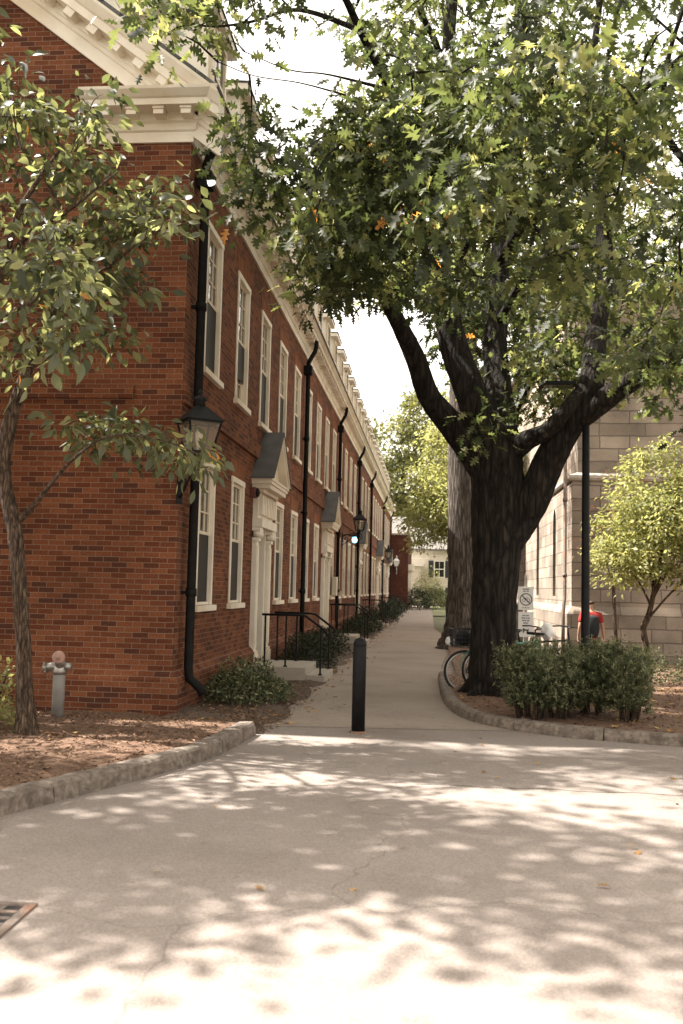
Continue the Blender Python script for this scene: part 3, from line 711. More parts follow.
# doorways
def make_doorway(y):
    bs = MB(); bs.box(-.19, .02, -DW/2, -DW/2+.1, DZ[0], DZ[1]-.1); bs.box(-.19, .02, DW/2-.1, DW/2, DZ[0], DZ[1]-.1); bs.box(-.19, .022, -DW/2, DW/2, DZ[1]-.1, DZ[1])
    o = bs.build('doorway', M['trim'], B, (0, y, 0))
    for s in (-1, 1):
        p = MB(); c = s*.66
        p.box(0, .13, c-.145, c+.145, .20, .40, .006); p.box(0, .115, c-.125, c+.125, .40, .46, .004)
        p.box(0, .085, c-.10, c+.10, .46, 2.40)
        for q in (-.055, 0, .055): p.box(.085, .10, c+q-.02, c+q+.02, .52, 2.32)
        p.box(0, .12, c-.12, c+.12, 2.40, 2.46, .004); p.build('pilaster', M['trim'], o)
        cp = MB()
        for q in (-.1, .1): cp.lathe([(.012, -.07), (.055, -.065), (.06, .06), (.012, .07)], (.095, c+q, 2.52), 12, axis=Vector((1, 0, 0)))
        cp.box(0, .15, c-.14, c+.14, 2.575, 2.64, .004); cp.build('capital', M['trim'], o)
    e = MB(); e.box(0, .18, -.80, .80, 2.645, 2.80); e.box(0, .095, -.78, .78, 2.80, 3.26)
    for i in range(9):
        yy = -.70+i*.175; e.box(.095, .17, yy-.05, yy+.05, 2.87, 3.21)
    e.box(0, .19, -.82, .82, 3.26, 3.32)
    e.build('entablature', M['trim'], o)
    ph = MB(); hw = 1.0; zb = 3.50; za = 4.40; pr = .37
    ph.box(.0, pr-.05, -hw+.09, hw-.09, 3.32, 3.40); ph.box(0, pr-.02, -hw+.04, hw-.04, 3.40, 3.46); ph.box(0, pr, -hw, hw, 3.46, zb)
    ph.add([(pr-.16, -hw+.08, zb), (pr-.16, hw-.08, zb), (pr-.16, 0, za-.1)], [(0, 1, 2)])
    th = .13
    for s in (-1, 1):
        A = Vector((0, s*hw, zb)); Bt = Vector((0, 0, za)); dn = Vector((0, 0, -th))
        q = [A+Vector((0, 0, .0)), Bt, Bt+dn, A+Vector((0, -s*.16, .0))]
        if s < 0: q = q[::-1]
        ph.prism([Vector((pr-.17, v.y, v.z)) for v in q], (.168, 0, 0))
        q2 = [A+Vector((0, 0, .004)), Bt+Vector((0, 0, .004)), Bt+Vector((0, 0, -.05)), A+Vector((0, -s*.05, .004))]
        if s < 0: q2 = q2[::-1]
        ph.prism([Vector((pr-.01, v.y, v.z)) for v in q2], (.04, 0, 0))
    ph.build('pediment', M['trim'], o)
    rf = MB()
    for s in (-1, 1):
        rf.add([(-.01, s*(hw+.04), zb-.02), (pr+.045, s*(hw+.04), zb-.02), (pr+.045, 0, za+.025), (-.01, 0, za+.025),
                (-.01, s*(hw+.04), zb+.012), (pr+.045, s*(hw+.04), zb+.012), (pr+.045, 0, za+.062), (-.01, 0, za+.062)],
               [(0, 1, 2, 3), (4, 5, 6, 7), (0, 1, 5, 4), (1, 2, 6, 5), (0, 3, 7, 4)])
    rf.build('hood_roof', M['lead'], o)
    dl = MB(); a = DW/2-.1; dl.box(-.17, -.125, -a, a, DZ[0], 2.30)
    for (u0, u1) in ((-a+.09, -.04), (.04, a-.09)):
        for (z0, z1) in ((.42, .95), (1.05, 1.65), (1.75, 2.2)): dl.box(-.125, -.113, u0, u1, z0, z1, .004)
    dl.build('door_leaf', M['door'], o)
    kn = MB(); kn.lathe([(.01, 0), (.03, .03), (.028, .05), (.005, .06)], (-.125, a-.06, 1.15), 10, axis=Vector((1, 0, 0))); kn.build('door_knob', M['alloy'], o)
    tr = MB(); tr.box(-.17, -.10, -a, a, 2.30, 2.36); tr.build('transom_bar', M['trim'], o)
    g = MB(); g.add([(-.15, -a, 2.36), (-.15, a, 2.36), (-.15, a, DZ[1]-.1), (-.15, -a, DZ[1]-.1)], [(0, 1, 2, 3)]); g.build('transom_pane', M['glass'], o)
    return o
dw = make_doorway(bay(DOORS[0]))
for k in DOORS[1:]:
    c = copy_tree(dw, B); c.location = (0, bay(k), 0)
# dormers
def make_dormer(y):
    d = MB(); w = .52; xf = -.06; zt = 9.6
    def roofz(x): return 7.36+.72+SL*(-x)
    xb = -(zt-8.08)/SL
    d.add([(xf, -w, roofz(xf)-.1), (xf, w, roofz(xf)-.1), (xf, w, zt), (xf, -w, zt), (xb, -w, zt), (xb, w, zt)],
          [(0, 1, 2, 3), (0, 3, 4), (1, 5, 2)])
    o = d.build('dormer', M['siding'] if False else M['trim'], B, (0, y, 0))
    r = MB(); r.prism([(xf+.15, -w-.15, zt+.0), (xf+.15, -w-.15, zt+.1), (xb-.1, -w-.15, zt+.24), (xb-.1, -w-.15, zt+.0)], (0, 2*w+.3, 0)); r.build('dormer_roof', M['trim'], o)
    r = MB(); r.prism([(xf+.17, -w-.17, zt+.105), (xf+.17, -w-.17, zt+.13), (xb-.1, -w-.17, zt+.27), (xb-.1, -w-.17, zt+.245)], (0, 2*w+.34, 0)); r.build('dormer_slates', M['slate'], o)
    f = MB(); zs = roofz(xf)+.07
    f.box(xf, xf+.05, -.42, -.33, zs, zt-.06); f.box(xf, xf+.05, .33, .42, zs, zt-.06); f.box(xf, xf+.055, -.42, .42, zt-.13, zt-.05); f.box(xf, xf+.09, -.45, .45, zs-.06, zs)
    f.box(xf, xf+.03, -.33, .33, (zs+zt)/2-.03, (zs+zt)/2+.02); f.box(xf, xf+.025, -.012, .012, zs, zt-.1); f.build('window_frame', M['sash'], o)
    g = MB(); g.add([(xf+.012, -.33, zs), (xf+.012, .33, zs), (xf+.012, .33, zt-.1), (xf+.012, -.33, zt-.1)], [(0, 1, 2, 3)]); g.build('pane', M['glass'], o)
    return o
dm = make_dormer(bay(0))
for k in range(1, NB):
    c = copy_tree(dm, B); c.location = (0, bay(k), 0)
# downpipes
def downpipe(y, r=.055, shoe=True, xo=.13):
    mb = MB(); z1 = 7.05
    mb.tube([(.28, y, 7.62), (.28, y, 7.48), (.25, y, 7.36), (.17, y, 7.22), (xo, y, 7.08), (xo, y, 6.98), (xo, y, 1.5)] + ([(xo, y, .55), (xo+.02, y, .42), (xo+.16, y, .30), (xo+.2, y, .22)] if shoe else [(xo, y, .04)]), r, 10)
    for z in (6.95, 5.2, 3.4, 1.5): mb.tube([(xo, y, z-.05), (xo, y, z+.05)], r+.014, 10)
    mb.box(xo-.1, xo+.1, y-.1, y+.1, 6.78, 7.0, .02)
    for z in (5.2, 3.4, 1.5): mb.box(0, xo, y-.02, y+.02, z-.02, z+.02)
    return mb.build('downpipe', M['pipe'], B)
downpipe(.30, .06)
for y in (22.75-CY, 31.3-CY, 39.95-CY, 48.5-CY, 61.4-CY, 73.0-CY): downpipe(y, .055, False, .1)
# meter box and notice on the wall
mb = MB(); mb.box(.003, .16, 29.0+1.45-CY, 29.0+1.8-CY, 1.35, 1.95, .01); mb.build('meter_box', M['sash'], B)
mb = MB(); mb.box(.003, .02, 33.2-CY, 33.8-CY, .85, 1.5); mb.build('wall_notice', M['limestone'], B)
# stoops with iron rails
def make_stoop(loc):
    s = thing('door_stoop', '', 'stoop', loc, 0)
    a = MB(); a.box(0.01, .98, -.78, .78, -.08, .245, .012); a.build('step', M['limestone'], s)
    a = MB(); a.box(.985, 1.30, -.72, .72, -.08, .12, .012); a.build('step', M['limestone'], s)
    for sg in (-1, 1):
        y = sg*.66
        h = MB(); h.tube([(.2, y, 1.12), (.85, y, 1.12), (.95, y, 1.11), (1.2, y, .93), (1.3, y, .86), (1.33, y, .78)], .02, 8)
        ho = h.build('handrail', M['iron'], s)
        for x, z0, z1 in ((.26, .24, 1.12), (.62, .24, 1.12), (1.22, .0 if False else .118, .92)):
            p = MB(); p.box(x-.014, x+.014, y-.014, y+.014, z0, z1); p.lathe([(.04, 0), (.04, .012), (.02, .03)], (x, y, z0), 8); p.build('post', M['iron'], ho)
    return s
st = make_stoop((CX+.10, CY+bay(2)-.55, 0))
names = ['pale stone stoop with black rails at the nearest pedimented door', 'pale stone stoop with black rails at the second pedimented door, past the bollard',
         'stone stoop with rails at the third pedimented door, under the blue light', 'small far stoop with rails at the fourth door, near the black lantern', 'farthest stoop with rails, at the last door before the dark brick block']
tag(st, names[0], 'stoop', 'stoops along the brick row')
for k, nm in zip(DOORS[1:], names[1:]):
    c = copy_tree(st); c.location = (CX+.10, CY+bay(k)-.3, 0); c['label'] = nm

# ------------------------------------------------------------------ lanterns
def make_lantern(loc, rotz, label, metal, scale=1.0, pale=False):
    r = thing('wall_lantern', label, 'lantern', loc, rotz, 'lanterns along the brick row'); r.scale = (scale,)*3
    # local: +x away from the wall; lantern body centre at x=.62
    cx = .62
    f = MB(); b, t = .13, .21; z0, z1 = 0, .38
    for sx in (-1, 1):
        for sy in (-1, 1): f.tube([(cx+sx*b, sy*b, z0), (cx+sx*t, sy*t, z1)], .014, 6)
    for q, z in ((b, z0), (t, z1)):
        for sx in (-1, 1):
            f.box(cx+sx*q-.013, cx+sx*q+.013, -q-.012, q+.012, z-.014, z+.014); f.box(cx-q-.011, cx+q+.011, sx*q-.012, sx*q+.012, z-.013, z+.013)
    f.box(cx-b, cx+b, -b, b, -.02, .006); f.lathe([(.02, -.09), (.035, -.06), (.02, -.02)], (cx, 0, 0), 8); f.build('lantern_frame', metal, r)
    rf = MB(); q = t+.035
    rf.add([(cx-q, -q, .39), (cx+q, -q, .39), (cx+q, q, .39), (cx-q, q, .39), (cx-.07, -.07, .58), (cx+.07, -.07, .58), (cx+.07, .07, .58), (cx-.07, .07, .58)],
           [(0, 3, 2, 1), (0, 1, 5, 4), (1, 2, 6, 5), (2, 3, 7, 6), (3, 0, 4, 7), (4, 5, 6, 7)])
    rf.lathe([(.075, .58), (.06, .64), (.085, .66), (.085, .69), (.03, .72), (.02, .74), (.035, .76), (.005, .80)], (cx, 0, 0), 12); rf.build('lantern_roof', metal, r)
    g = MB(); u, v = b-.004, t-.004
    B_ = [(cx-u, -u, z0), (cx+u, -u, z0), (cx+u, u, z0), (cx-u, u, z0)]; T_ = [(cx-v, -v, z1), (cx+v, -v, z1), (cx+v, v, z1), (cx-v, v, z1)]
    g.add(B_+T_, [(0, 1, 5, 4), (1, 2, 6, 5), (2, 3, 7, 6), (3, 0, 4, 7)]); g.build('lantern_pane', M['cloth'] if pale else M['lamp_glass'], r)
    bu = MB(); bu.lathe([(.03, .0), (.03, .1), (.045, .16), (.05, .24), (.03, .3), (.005, .31)], (cx, 0, 0), 10); bu.build('lamp_holder', M['sash'], r)
    br = MB()
    br.tube([(0, 0, -.18), (.2, 0, -.15), (.45, 0, -.12), (cx, 0, -.10), (cx, 0, -.04)], .018, 8)
    def scroll(c, r0, turns, a0, sg):
        return [(c[0]+r0*(1-t*.75)*math.cos(a0+sg*t*turns*2*math.pi), 0, c[1]+r0*(1-t*.75)*math.sin(a0+sg*t*turns*2*math.pi)) for t in [i/22 for i in range(23)]]
    br.tube(scroll((cx-.02, -.24), .13, 1.3, math.pi/2, -1), .016, 6); br.tube(scroll((.13, -.32), .14, 1.3, math.pi/2, 1), .016, 6)
    br.tube([(.0, 0, -.52), (.12, 0, -.46), (.3, 0, -.32), (.5, 0, -.16)], .015, 6)
    br.box(-.012, .012, -.04, .04, -.6, -.08); br.build('bracket', metal, r)
    return r
lc = at(203, 452, 11.0)
ld = Vector((.58, -.82, 0)).normalized()
corner = Vector((CX+.01, CY-.01, 0)); ln_z = lc.z
make_lantern((CX+.02, CY-.02, ln_z), math.atan2(ld.y, ld.x), 'large black four sided lantern on scrolled bracket at the brick corner', M['iron'], .96)
make_lantern((CX+.01, 33.6, 3.65), 0, 'dark ornate lantern on scrolled bracket above the small blue light', M['iron'], 1.0)
make_lantern((CX+.01, 57.0, 3.45), 0, 'small black lantern silhouetted before the far end of the brick row', M['iron'], 1.0)
make_lantern((CX+.5, 75.15, 3.4), -math.pi/2, 'pale globe-like lantern on the dark brick block', M['alloy'], 1.05, True)
bl = thing('blue_light', 'small glowing blue safety light on the wall below the dark lantern', 'light', (CX, 36.2, 3.45))
m = MB(); m.box(.003, .22, -.03, .03, .13, .17); m.lathe([(.1, .1), (.12, .12), (.1, .17), (.03, .2)], (.25, 0, 0), 12); m.build('light_bracket', M['iron'], bl)
m = MB(); m.lathe([(.03, -.12), (.09, -.08), (.1, 0), (.1, .1)], (.25, 0, 0), 14); m.build('light_globe', M['blue_light'], bl)
m = MB(); m.box(.003, .08, .0+.24, .52, -.12, .18); 
sa_ = thing('alarm_bell', 'small dark red alarm box beside the nearest door pediment', 'alarm', (CX, CY+bay(2)-.98, 3.22))
m = MB(); m.box(.002, .10, -.09, .09, -.08, .10, .01); m.build('alarm_box', simple('alarm_red', (.10, .02, .015), .5), sa_)
m = MB(); m.lathe([(.08, 0), (.075, .03), (.04, .05), (.005, .055)], (.10, 0, .01), 14, axis=Vector((1, 0, 0))); m.build('bell', M['iron'], sa_)

# ------------------------------------------------------------------ far brick block and white house
A = thing('brick_annex', 'dark brick block closing the far end of the row', 'building', (-2.42, 75.2, 0))
m = MB(); m.box(-6, .66, 0, 14, -.1, 5.9); m.build('wall', M['brick_far'], A)
m = MB(); m.box(-6.05, .74, -.08, 14.1, 5.9, 6.02); m.build('coping', M['stone_trim'], A)
m = MB(); m.box(.662, .9, 1.2, 1.5, 0, 3.1); m.box(.662, .9, 3.0, 3.3, 0, 3.1); m.box(.662, 1.1, 1.0, 3.5, 3.1, 3.6); m.build('doorway', M['trim'], A)
m = MB(); m.box(.66, .68, 1.5, 3.0, 0, 3.1); m.build('door', M['door'], A)
H = thing('white_house', 'white clapboard house with dark shutters at the end of the path', 'house', (0, 96, 0))
wm = brick_mat('clapboard', (.62, .57, .49), (.7, .65, .57), (.42, .38, .33), bw=30, bh=.16, ms=.012, bump=.5, stain=.1)
m = MB(); m.box(-6, 7, 0, 8, -.1, 5.6); m.build('wall', wm, H)
m = MB(); m.prism([(-6.5, -.6, 5.5), (7.5, -.6, 5.5), (7.5, 4, 9), (-6.5, 4, 9)], (0, 0, .2)); m.prism([(-6.5, 8.6, 5.5), (-6.5, 4, 9), (7.5, 4, 9), (7.5, 8.6, 5.5)], (0, 0, .2)); m.build('roof', M['roofing'], H)
m = MB(); m.box(-2.6, -.9, -2.5, 0, -.05, 3.9); m.build('porch', wm, H); m = MB(); m.box(-2.8, -.7, -2.8, 0.0, 3.9, 4.1); m.build('porch_roof', M['siding'], H)
def hw_(x, z):
    f = MB(); f.box(-.55, .55, -.06, -.005, -.85, -.77); f.box(-.55, .55, -.06, -.005, .77, .85); f.box(-.55, -.46, -.06, -.005, -.77, .77); f.box(.46, .55, -.06, -.005, -.77, .77); f.box(-.46, .46, -.05, -.005, -.04, .04); f.box(-.02, .02, -.045, -.005, -.77, .77)
    o = f.build('window', M['siding'], H, (x, 0, z)); g = MB(); g.add([(-.46, -.02, -.77), (.46, -.02, -.77), (.46, -.02, .77), (-.46, -.02, .77)], [(0, 1, 2, 3)]); g.build('pane', M['glass'], o)
    for s in (-1, 1):
        sh = MB(); sh.box(s*.83-.25, s*.83+.25, -.07, -.008, -.85, .85)
        for i in range(12): sh.box(s*.83-.2, s*.83+.2, -.082, -.07, -.78+i*.135, -.70+i*.135)
        sh.build('shutter', M['shutter'], o)
    return o
w0 = hw_(.9, 3.7)
for x, z in ((.9, 1.0), (3.6, 3.7), (3.6, 1.0)):
    c = copy_tree(w0, H); c.location = (x, 0, z)

# ------------------------------------------------------------------ stone church
CHX, CHY = 3.92, 27.0
S = thing('stone_building', 'rough granite block building with narrow arched windows on the right', 'building', (CHX, CHY, -.4))
def wall_with_slits():
    mb = MB(); H1 = 5.3; H2 = 10.6
    # front face, lower and set-back upper
    mb.add([(0, 0, 0), (16, 0, 0), (16, 0, H1), (0, 0, H1)], [(0, 1, 2, 3)])
    mb.add([(.18, .16, H1), (16, .16, H1), (16, .16, H2), (.18, .16, H2)], [(0, 1, 2, 3)])
    ys = [0]; L2 = 24
    slits = [(3.4, 4.1), (8.0, 8.8), (12.8, 13.6), (17.6, 18.4)]
    for a, b in slits: ys += [a, b]
    ys.append(L2)
    for i in range(len(ys)-1):
        if i % 2 == 0: mb.add([(0, ys[i], 0), (0, ys[i+1], 0), (0, ys[i+1], H1), (0, ys[i], H1)], [(3, 2, 1, 0)])
    for a, b in slits:
        c = (a+b)/2; r = (b-a)/2; n = 8; z0, z1 = 1.9, 4.2
        mb.add([(0, a, 0), (0, b, 0), (0, b, z0), (0, a, z0)], [(3, 2, 1, 0)])
        arc = [(c-r*math.cos(math.pi*i/n), z1+1.3*r*math.sin(math.pi*i/n)) for i in range(n+1)]
        for (y0, q0), (y1, q1) in zip(arc[:-1], arc[1:]):
            mb.add([(0, y0, q0), (0, y1, q1), (0, y1, H1), (0, y0, H1)], [(3, 2, 1, 0)])
        ring = [(a, z0)] + arc + [(b, z0)]
        for (y0, q0), (y1, q1) in zip(ring, ring[1:]+ring[:1]):
            mb.add([(0, y0, q0), (0, y1, q1), (.4, y1, q1), (.4, y0, q0)], [(0, 1, 2, 3)])
    mb.add([(.18, .16, H1), (.18, L2, H1), (.18, L2, H2), (.18, .16, H2)], [(3, 2, 1, 0)])
    mb.add([(16, 0, 0), (16, L2, 0), (16, L2, H2), (16, 0, H2)], [(0, 1, 2, 3)])
    mb.add([(0, L2, 0), (16, L2, 0), (16, L2, H2), (0, L2, H2)], [(3, 2, 1, 0)])
    return mb.build('wall', M['stone'], S), slits
_, slits = wall_with_slits()
for a, b in slits:
    c = (a+b)/2; r = (b-a)/2
    g = MB(); g.add([(.25, a, 1.9), (.25, b, 1.9), (.25, b, 4.2)] + [(.25, c+r*math.cos(math.pi*i/8), 4.2+1.3*r*math.sin(math.pi*i/8)) for i in range(1, 8)] + [(.25, a, 4.2)], [tuple(range(11))[::-1]])
    wo_ = g.build('window', M['glass'], S)
    f = MB(); f.box(.2, .25, c-.02, c+.02, 1.9, 4.6)
    for z in (2.4, 2.9, 3.4, 3.9): f.box(.21, .25, a, b, z-.012, z+.012)
    f.build('mullion', M['iron'], wo_)
m = MB(); m.prism([(-.14, -.14, 0), (-.14, -.14, 1.5), (-.1, -.1, 1.62), (.0, .0, 1.78), (.02, .02, 0)], (0, 0, 0)) if False else None
pb = MB()
pp = [(-.02, 0), (.14, 0), (.14, 1.42), (.11, 1.5), (-.02, 1.68)]
A1 = [(16, -d, z) for d, z in pp]; A2 = [(-d, -d, z) for d, z in pp]; A3 = [(-d, 24, z) for d, z in pp]; k5 = 5
pb.add(A1+A2+A3, [(r*k5+b, r*k5+(b+1) % k5, (r+1)*k5+(b+1) % k5, (r+1)*k5+b) for r in range(2) for b in range(k5)])
pb.build('plinth', M['stone'], S)
lg = MB(); pp = [(-.2, 5.16), (.06, 5.16), (.1, 5.22), (.1, 5.3), (-.2, 5.42)]
A1 = [(16, -d, z) for d, z in pp]; A2 = [(-d, -d, z) for d, z in pp]; A3 = [(-d, 24, z) for d, z in pp]
lg.add(A1+A2+A3, [(r*k5+b, r*k5+(b+1) % k5, (r+1)*k5+(b+1) % k5, (r+1)*k5+b) for r in range(2) for b in range(k5)]); lg.build('string_course', M['stone_trim'], S)
m = MB(); m.add([(.0, .0, 10.62), (16.2, 0, 10.62), (16.2, 12, 15), (.0, 12, 15), (0, 24.2, 10.62), (16.2, 24.2, 10.62)], [(0, 1, 2, 3), (3, 2, 5, 4), (0, 3, 4), (1, 5, 2)]); m.build('roof', M['slate'], S)
m = MB(); m.tube([(-.2, -.10, 10.4), (-.2, -.1, 1.9), (-.24, -.2, 1.7), (-.26, -.26, 1.4), (-.26, -.26, .1)], .05, 8)
for z in (2.5, 4.6, 7): m.tube([(-.2, -.1, z-.05), (-.2, -.1, z+.05)], .065, 8)
m.build('downpipe', M['rust'], S)

# ------------------------------------------------------------------ bollard, standpipe, grate, lamp post, sign
bo = thing('bollard', 'black round-topped iron bollard in the middle of the path mouth', 'bollard', tuple(on_ground(358, 732.5)))
m = MB(); m.lathe([(.075, 0), (.075, .93), (.07, .945), (.07, .955), (.075, .965), (.07, 1.0), (.052, 1.03), (.025, 1.045), (.004, 1.05)], n=24); m.build('shaft', M['iron'], bo)
m = MB(); m.lathe([(.1, -.01), (.1, .012), (.082, .02)], n=24); m.build('collar', M['rust'], bo)
sp_loc = on_ground(57, 724, .02)
sp = thing('standpipe', 'grey fire department standpipe with faded red cap by the brick gable', 'standpipe', tuple(sp_loc))
m = MB(); m.lathe([(.068, -.05), (.068, .56), (.062, .57)], n=20); m.build('pipe', simple('pipe_grey', (.2, .185, .17), .6, metal=.1, grime=(.1, .08, .065)), sp)
m = MB(); m.lathe([(.078, .55), (.08, .58), (.078, .64), (.06, .67), (.02, .685)], n=20)
m.tube([(0, 0, .63), (-.07, -.03, .635), (-.15, -.06, .62)], [.058, .052, .048], 14); m.tube([(0, 0, .65), (.03, -.07, .68), (.035, -.12, .73)], [.058, .058, .054], 14)
m.tube([(0, 0, .63), (.08, .0, .635), (.13, -.01, .64)], [.054, .046, .04], 14); m.build('siamese_head', simple('head_bronze', (.3, .28, .26), .4, metal=.7, var=.3, grime=(.12, .11, .1)), sp)
m = MB(); ax = Vector((.12, -.97, .1)).normalized(); m.lathe([(.05, -.01), (.07, 0), (.07, .03), (.06, .036), (.014, .037), (.014, .055), (.002, .056)], Vector((.035, -.12, .745)), 20, axis=ax); m.build('cap', M['pink_cap'], sp)
m = MB(); ax = Vector((-.9, -.4, -.1)).normalized(); m.lathe([(.04, -.01), (.055, 0), (.055, .025), (.025, .035)], Vector((-.14, -.055, .62)), 14, axis=ax)
for i in range(8):
    a = i*math.pi/4; q = ax.to_track_quat('Z', 'Y').to_matrix() @ Vector((.055*math.cos(a), .055*math.sin(a), .012)); m.lathe([(.012, 0), (.012, .02)], Vector((-.14, -.055, .61))+q, 6)
m.build('cap', M['steel'], sp)
m = MB()
for i in range(14):
    t = i/13; p = Vector((-.14+.10*t, -.07-.03*t, .60-.10*math.sin(math.pi*t))); m.tube([p, p+Vector((.007, -.002, -.006 if i % 2 else .004))], .005, 5)
m.build('chain', M['rust'], sp)
m = MB(); m.lathe([(.095, -.03), (.095, .015), (.072, .03)], n=18)
for i in range(6):
    a = i*math.pi/3; m.lathe([(.009, .0), (.009, .03)], Vector((.083*math.cos(a), .083*math.sin(a), .01)), 6)
m.build('base_flange', M['rust'], sp)
# storm drain
g0 = on_ground(38, 905); g1 = on_ground(0, 931)
ex = (Vector((1, .0, 0))); 
dr = thing('storm_drain', 'rusty iron storm drain grate set in the road', 'drain', (g0.x, g0.y, .0), R(2))
m = MB(); Lx, Ly = -.62, -.62
m.box(Lx, 0, -.05, 0, -.05, .012, .003); m.box(Lx, 0, Ly, Ly+.05, -.05, .0122, .003); m.box(-.05, 0, Ly+.05, -.05, -.05, .0118, .003); m.box(Lx, Lx+.05, Ly+.05, -.05, -.05, .0118, .003); m.build('frame', M['rust'], dr)
m = MB()
for i in range(1, 5): m.box(Lx+.05+i*.104-.02, Lx+.05+i*.104+.02, Ly+.055, -.055, -.03, .009)
for i in range(1, 6): m.box(Lx+.055, -.055, Ly+.05+i*.087-.017, Ly+.05+i*.087+.017, -.028, .0105)
m.build('grate', M['rust'], dr)
m = MB(); m.box(Lx+.05, -.05, Ly+.05, -.05, .0045, .0055); m.build('pit_shade', M['dark'], dr)  # flat near-black sheet at road level, painting the shade below the bars
# lamp post
lp_ = Vector((2.23, 14.0, .08))
lp = thing('lamp_post', 'slim black lamp post with flat lamp arm beside the oak limb', 'lamp post', tuple(lp_))
m = MB(); m.lathe([(.12, -.03), (.12, .1), (.085, .14), (.065, .2), (.058, 2.0), (.052, 4.66), (.02, 4.68)], n=16); m.build('post', M['iron'], lp)
m = MB(); m.tube([(0, 0, 4.5), (-.15, 0, 4.56), (-.28, 0, 4.575)], .022, 8); m.build('arm', M['iron'], lp)
m = MB(); m.box(-.66, -.16, -.16, .16, 4.545, 4.60, .015); m.build('lamp_head', M['iron'], lp)
m = MB(); m.box(-.62, -.24, -.12, .12, 4.535, 4.543); m.build('lamp_lens', M['lamp_glass'], lp)
# sign
sg = thing('sign_post', 'two small white notice signs on a steel post behind the oak', 'sign', (1.73, 17.5, bed_z(1.69, 17.5)))
zb = bed_z(1.69, 17.5)
m = MB(); m.box(-.025, .025, 0, .03, -.1, 2.35-zb if False else 1.85); m.build('post', M['steel'], sg)
def sign(zc, h):
    m = MB(); m.box(-.135, .135, -.012, -.002, zc-h/2, zc+h/2, .004); return m.build('sign_panel', M['sign_face'], sg)
z1 = 1.49-zb; z2 = 1.02-zb
s1 = sign(z1, .42); s2 = sign(z2, .45)
def text(lengths, size, z, parent):
    # a line of the sign's small print, too small in the photo to read: broken strokes of ink
    m = MB(); gap = size*.45; tot = sum(lengths)*size*.6+gap*(len(lengths)-1); x = -tot/2
    for n in lengths:
        for k in range(n):
            a = x+k*size*.6; hh = size*random.uniform(.38, .5); m.box(a, a+size*.42, -.0145, -.0125, z-hh, z+hh)
        x += n*size*.6+gap
    return m.build('lettering', M['ink'], parent)
text((7,), .026, z1+.165, s1); text((4, 3), .022, z1+.128, s1); text((3, 4, 3), .018, z1-.17, s1)
m = MB(); n = 32
m.add([((.095 if k else .112)*math.cos(2*math.pi*i/n), -.0145, z1-.02+(.095 if k else .112)*math.sin(2*math.pi*i/n)) for k in range(2) for i in range(n)], [(i, (i+1) % n, n+(i+1) % n, n+i) for i in range(n)])
m.obox((0, -.015, z1-.02), (.1, .0008, .009), Matrix.Rotation(R(45), 3, 'Y'))
for dx in (-.04, .04):
    m.add([(dx+(.024 if k else .032)*math.cos(2*math.pi*i/16), -.0142, z1-.035+(.024 if k else .032)*math.sin(2*math.pi*i/16)) for k in range(2) for i in range(16)], [(i, (i+1) % 16, 16+(i+1) % 16, 16+i) for i in range(16)])
m.obox((0, -.0143, z1+.0), (.035, .0005, .004), Matrix.Rotation(R(-20), 3, 'Y')); m.build('symbol', M['ink'], s1)
for i, t_ in enumerate(((3, 4), (4, 2, 2), (5, 3), (6,))): text(t_, .026, z2+.16-i*.045, s2)
m = MB(); m.prism([(-.05, -.0142, z2-.13), (-.045, -.0142, z2-.09), (-.06, -.0142, z2-.075), (-.03, -.0142, z2-.065), (-.02, -.0142, z2-.085), (.04, -.0142, z2-.09), (.06, -.0142, z2-.07), (.052, -.0142, z2-.1), (.04, -.0142, z2-.15), (.028, -.0142, z2-.15), (.025, -.0142, z2-.115), (-.025, -.0142, z2-.11), (-.03, -.0142, z2-.15), (-.045, -.0142, z2-.15)], (0, -.001, 0)); m.build('symbol', M['ink'], s2)

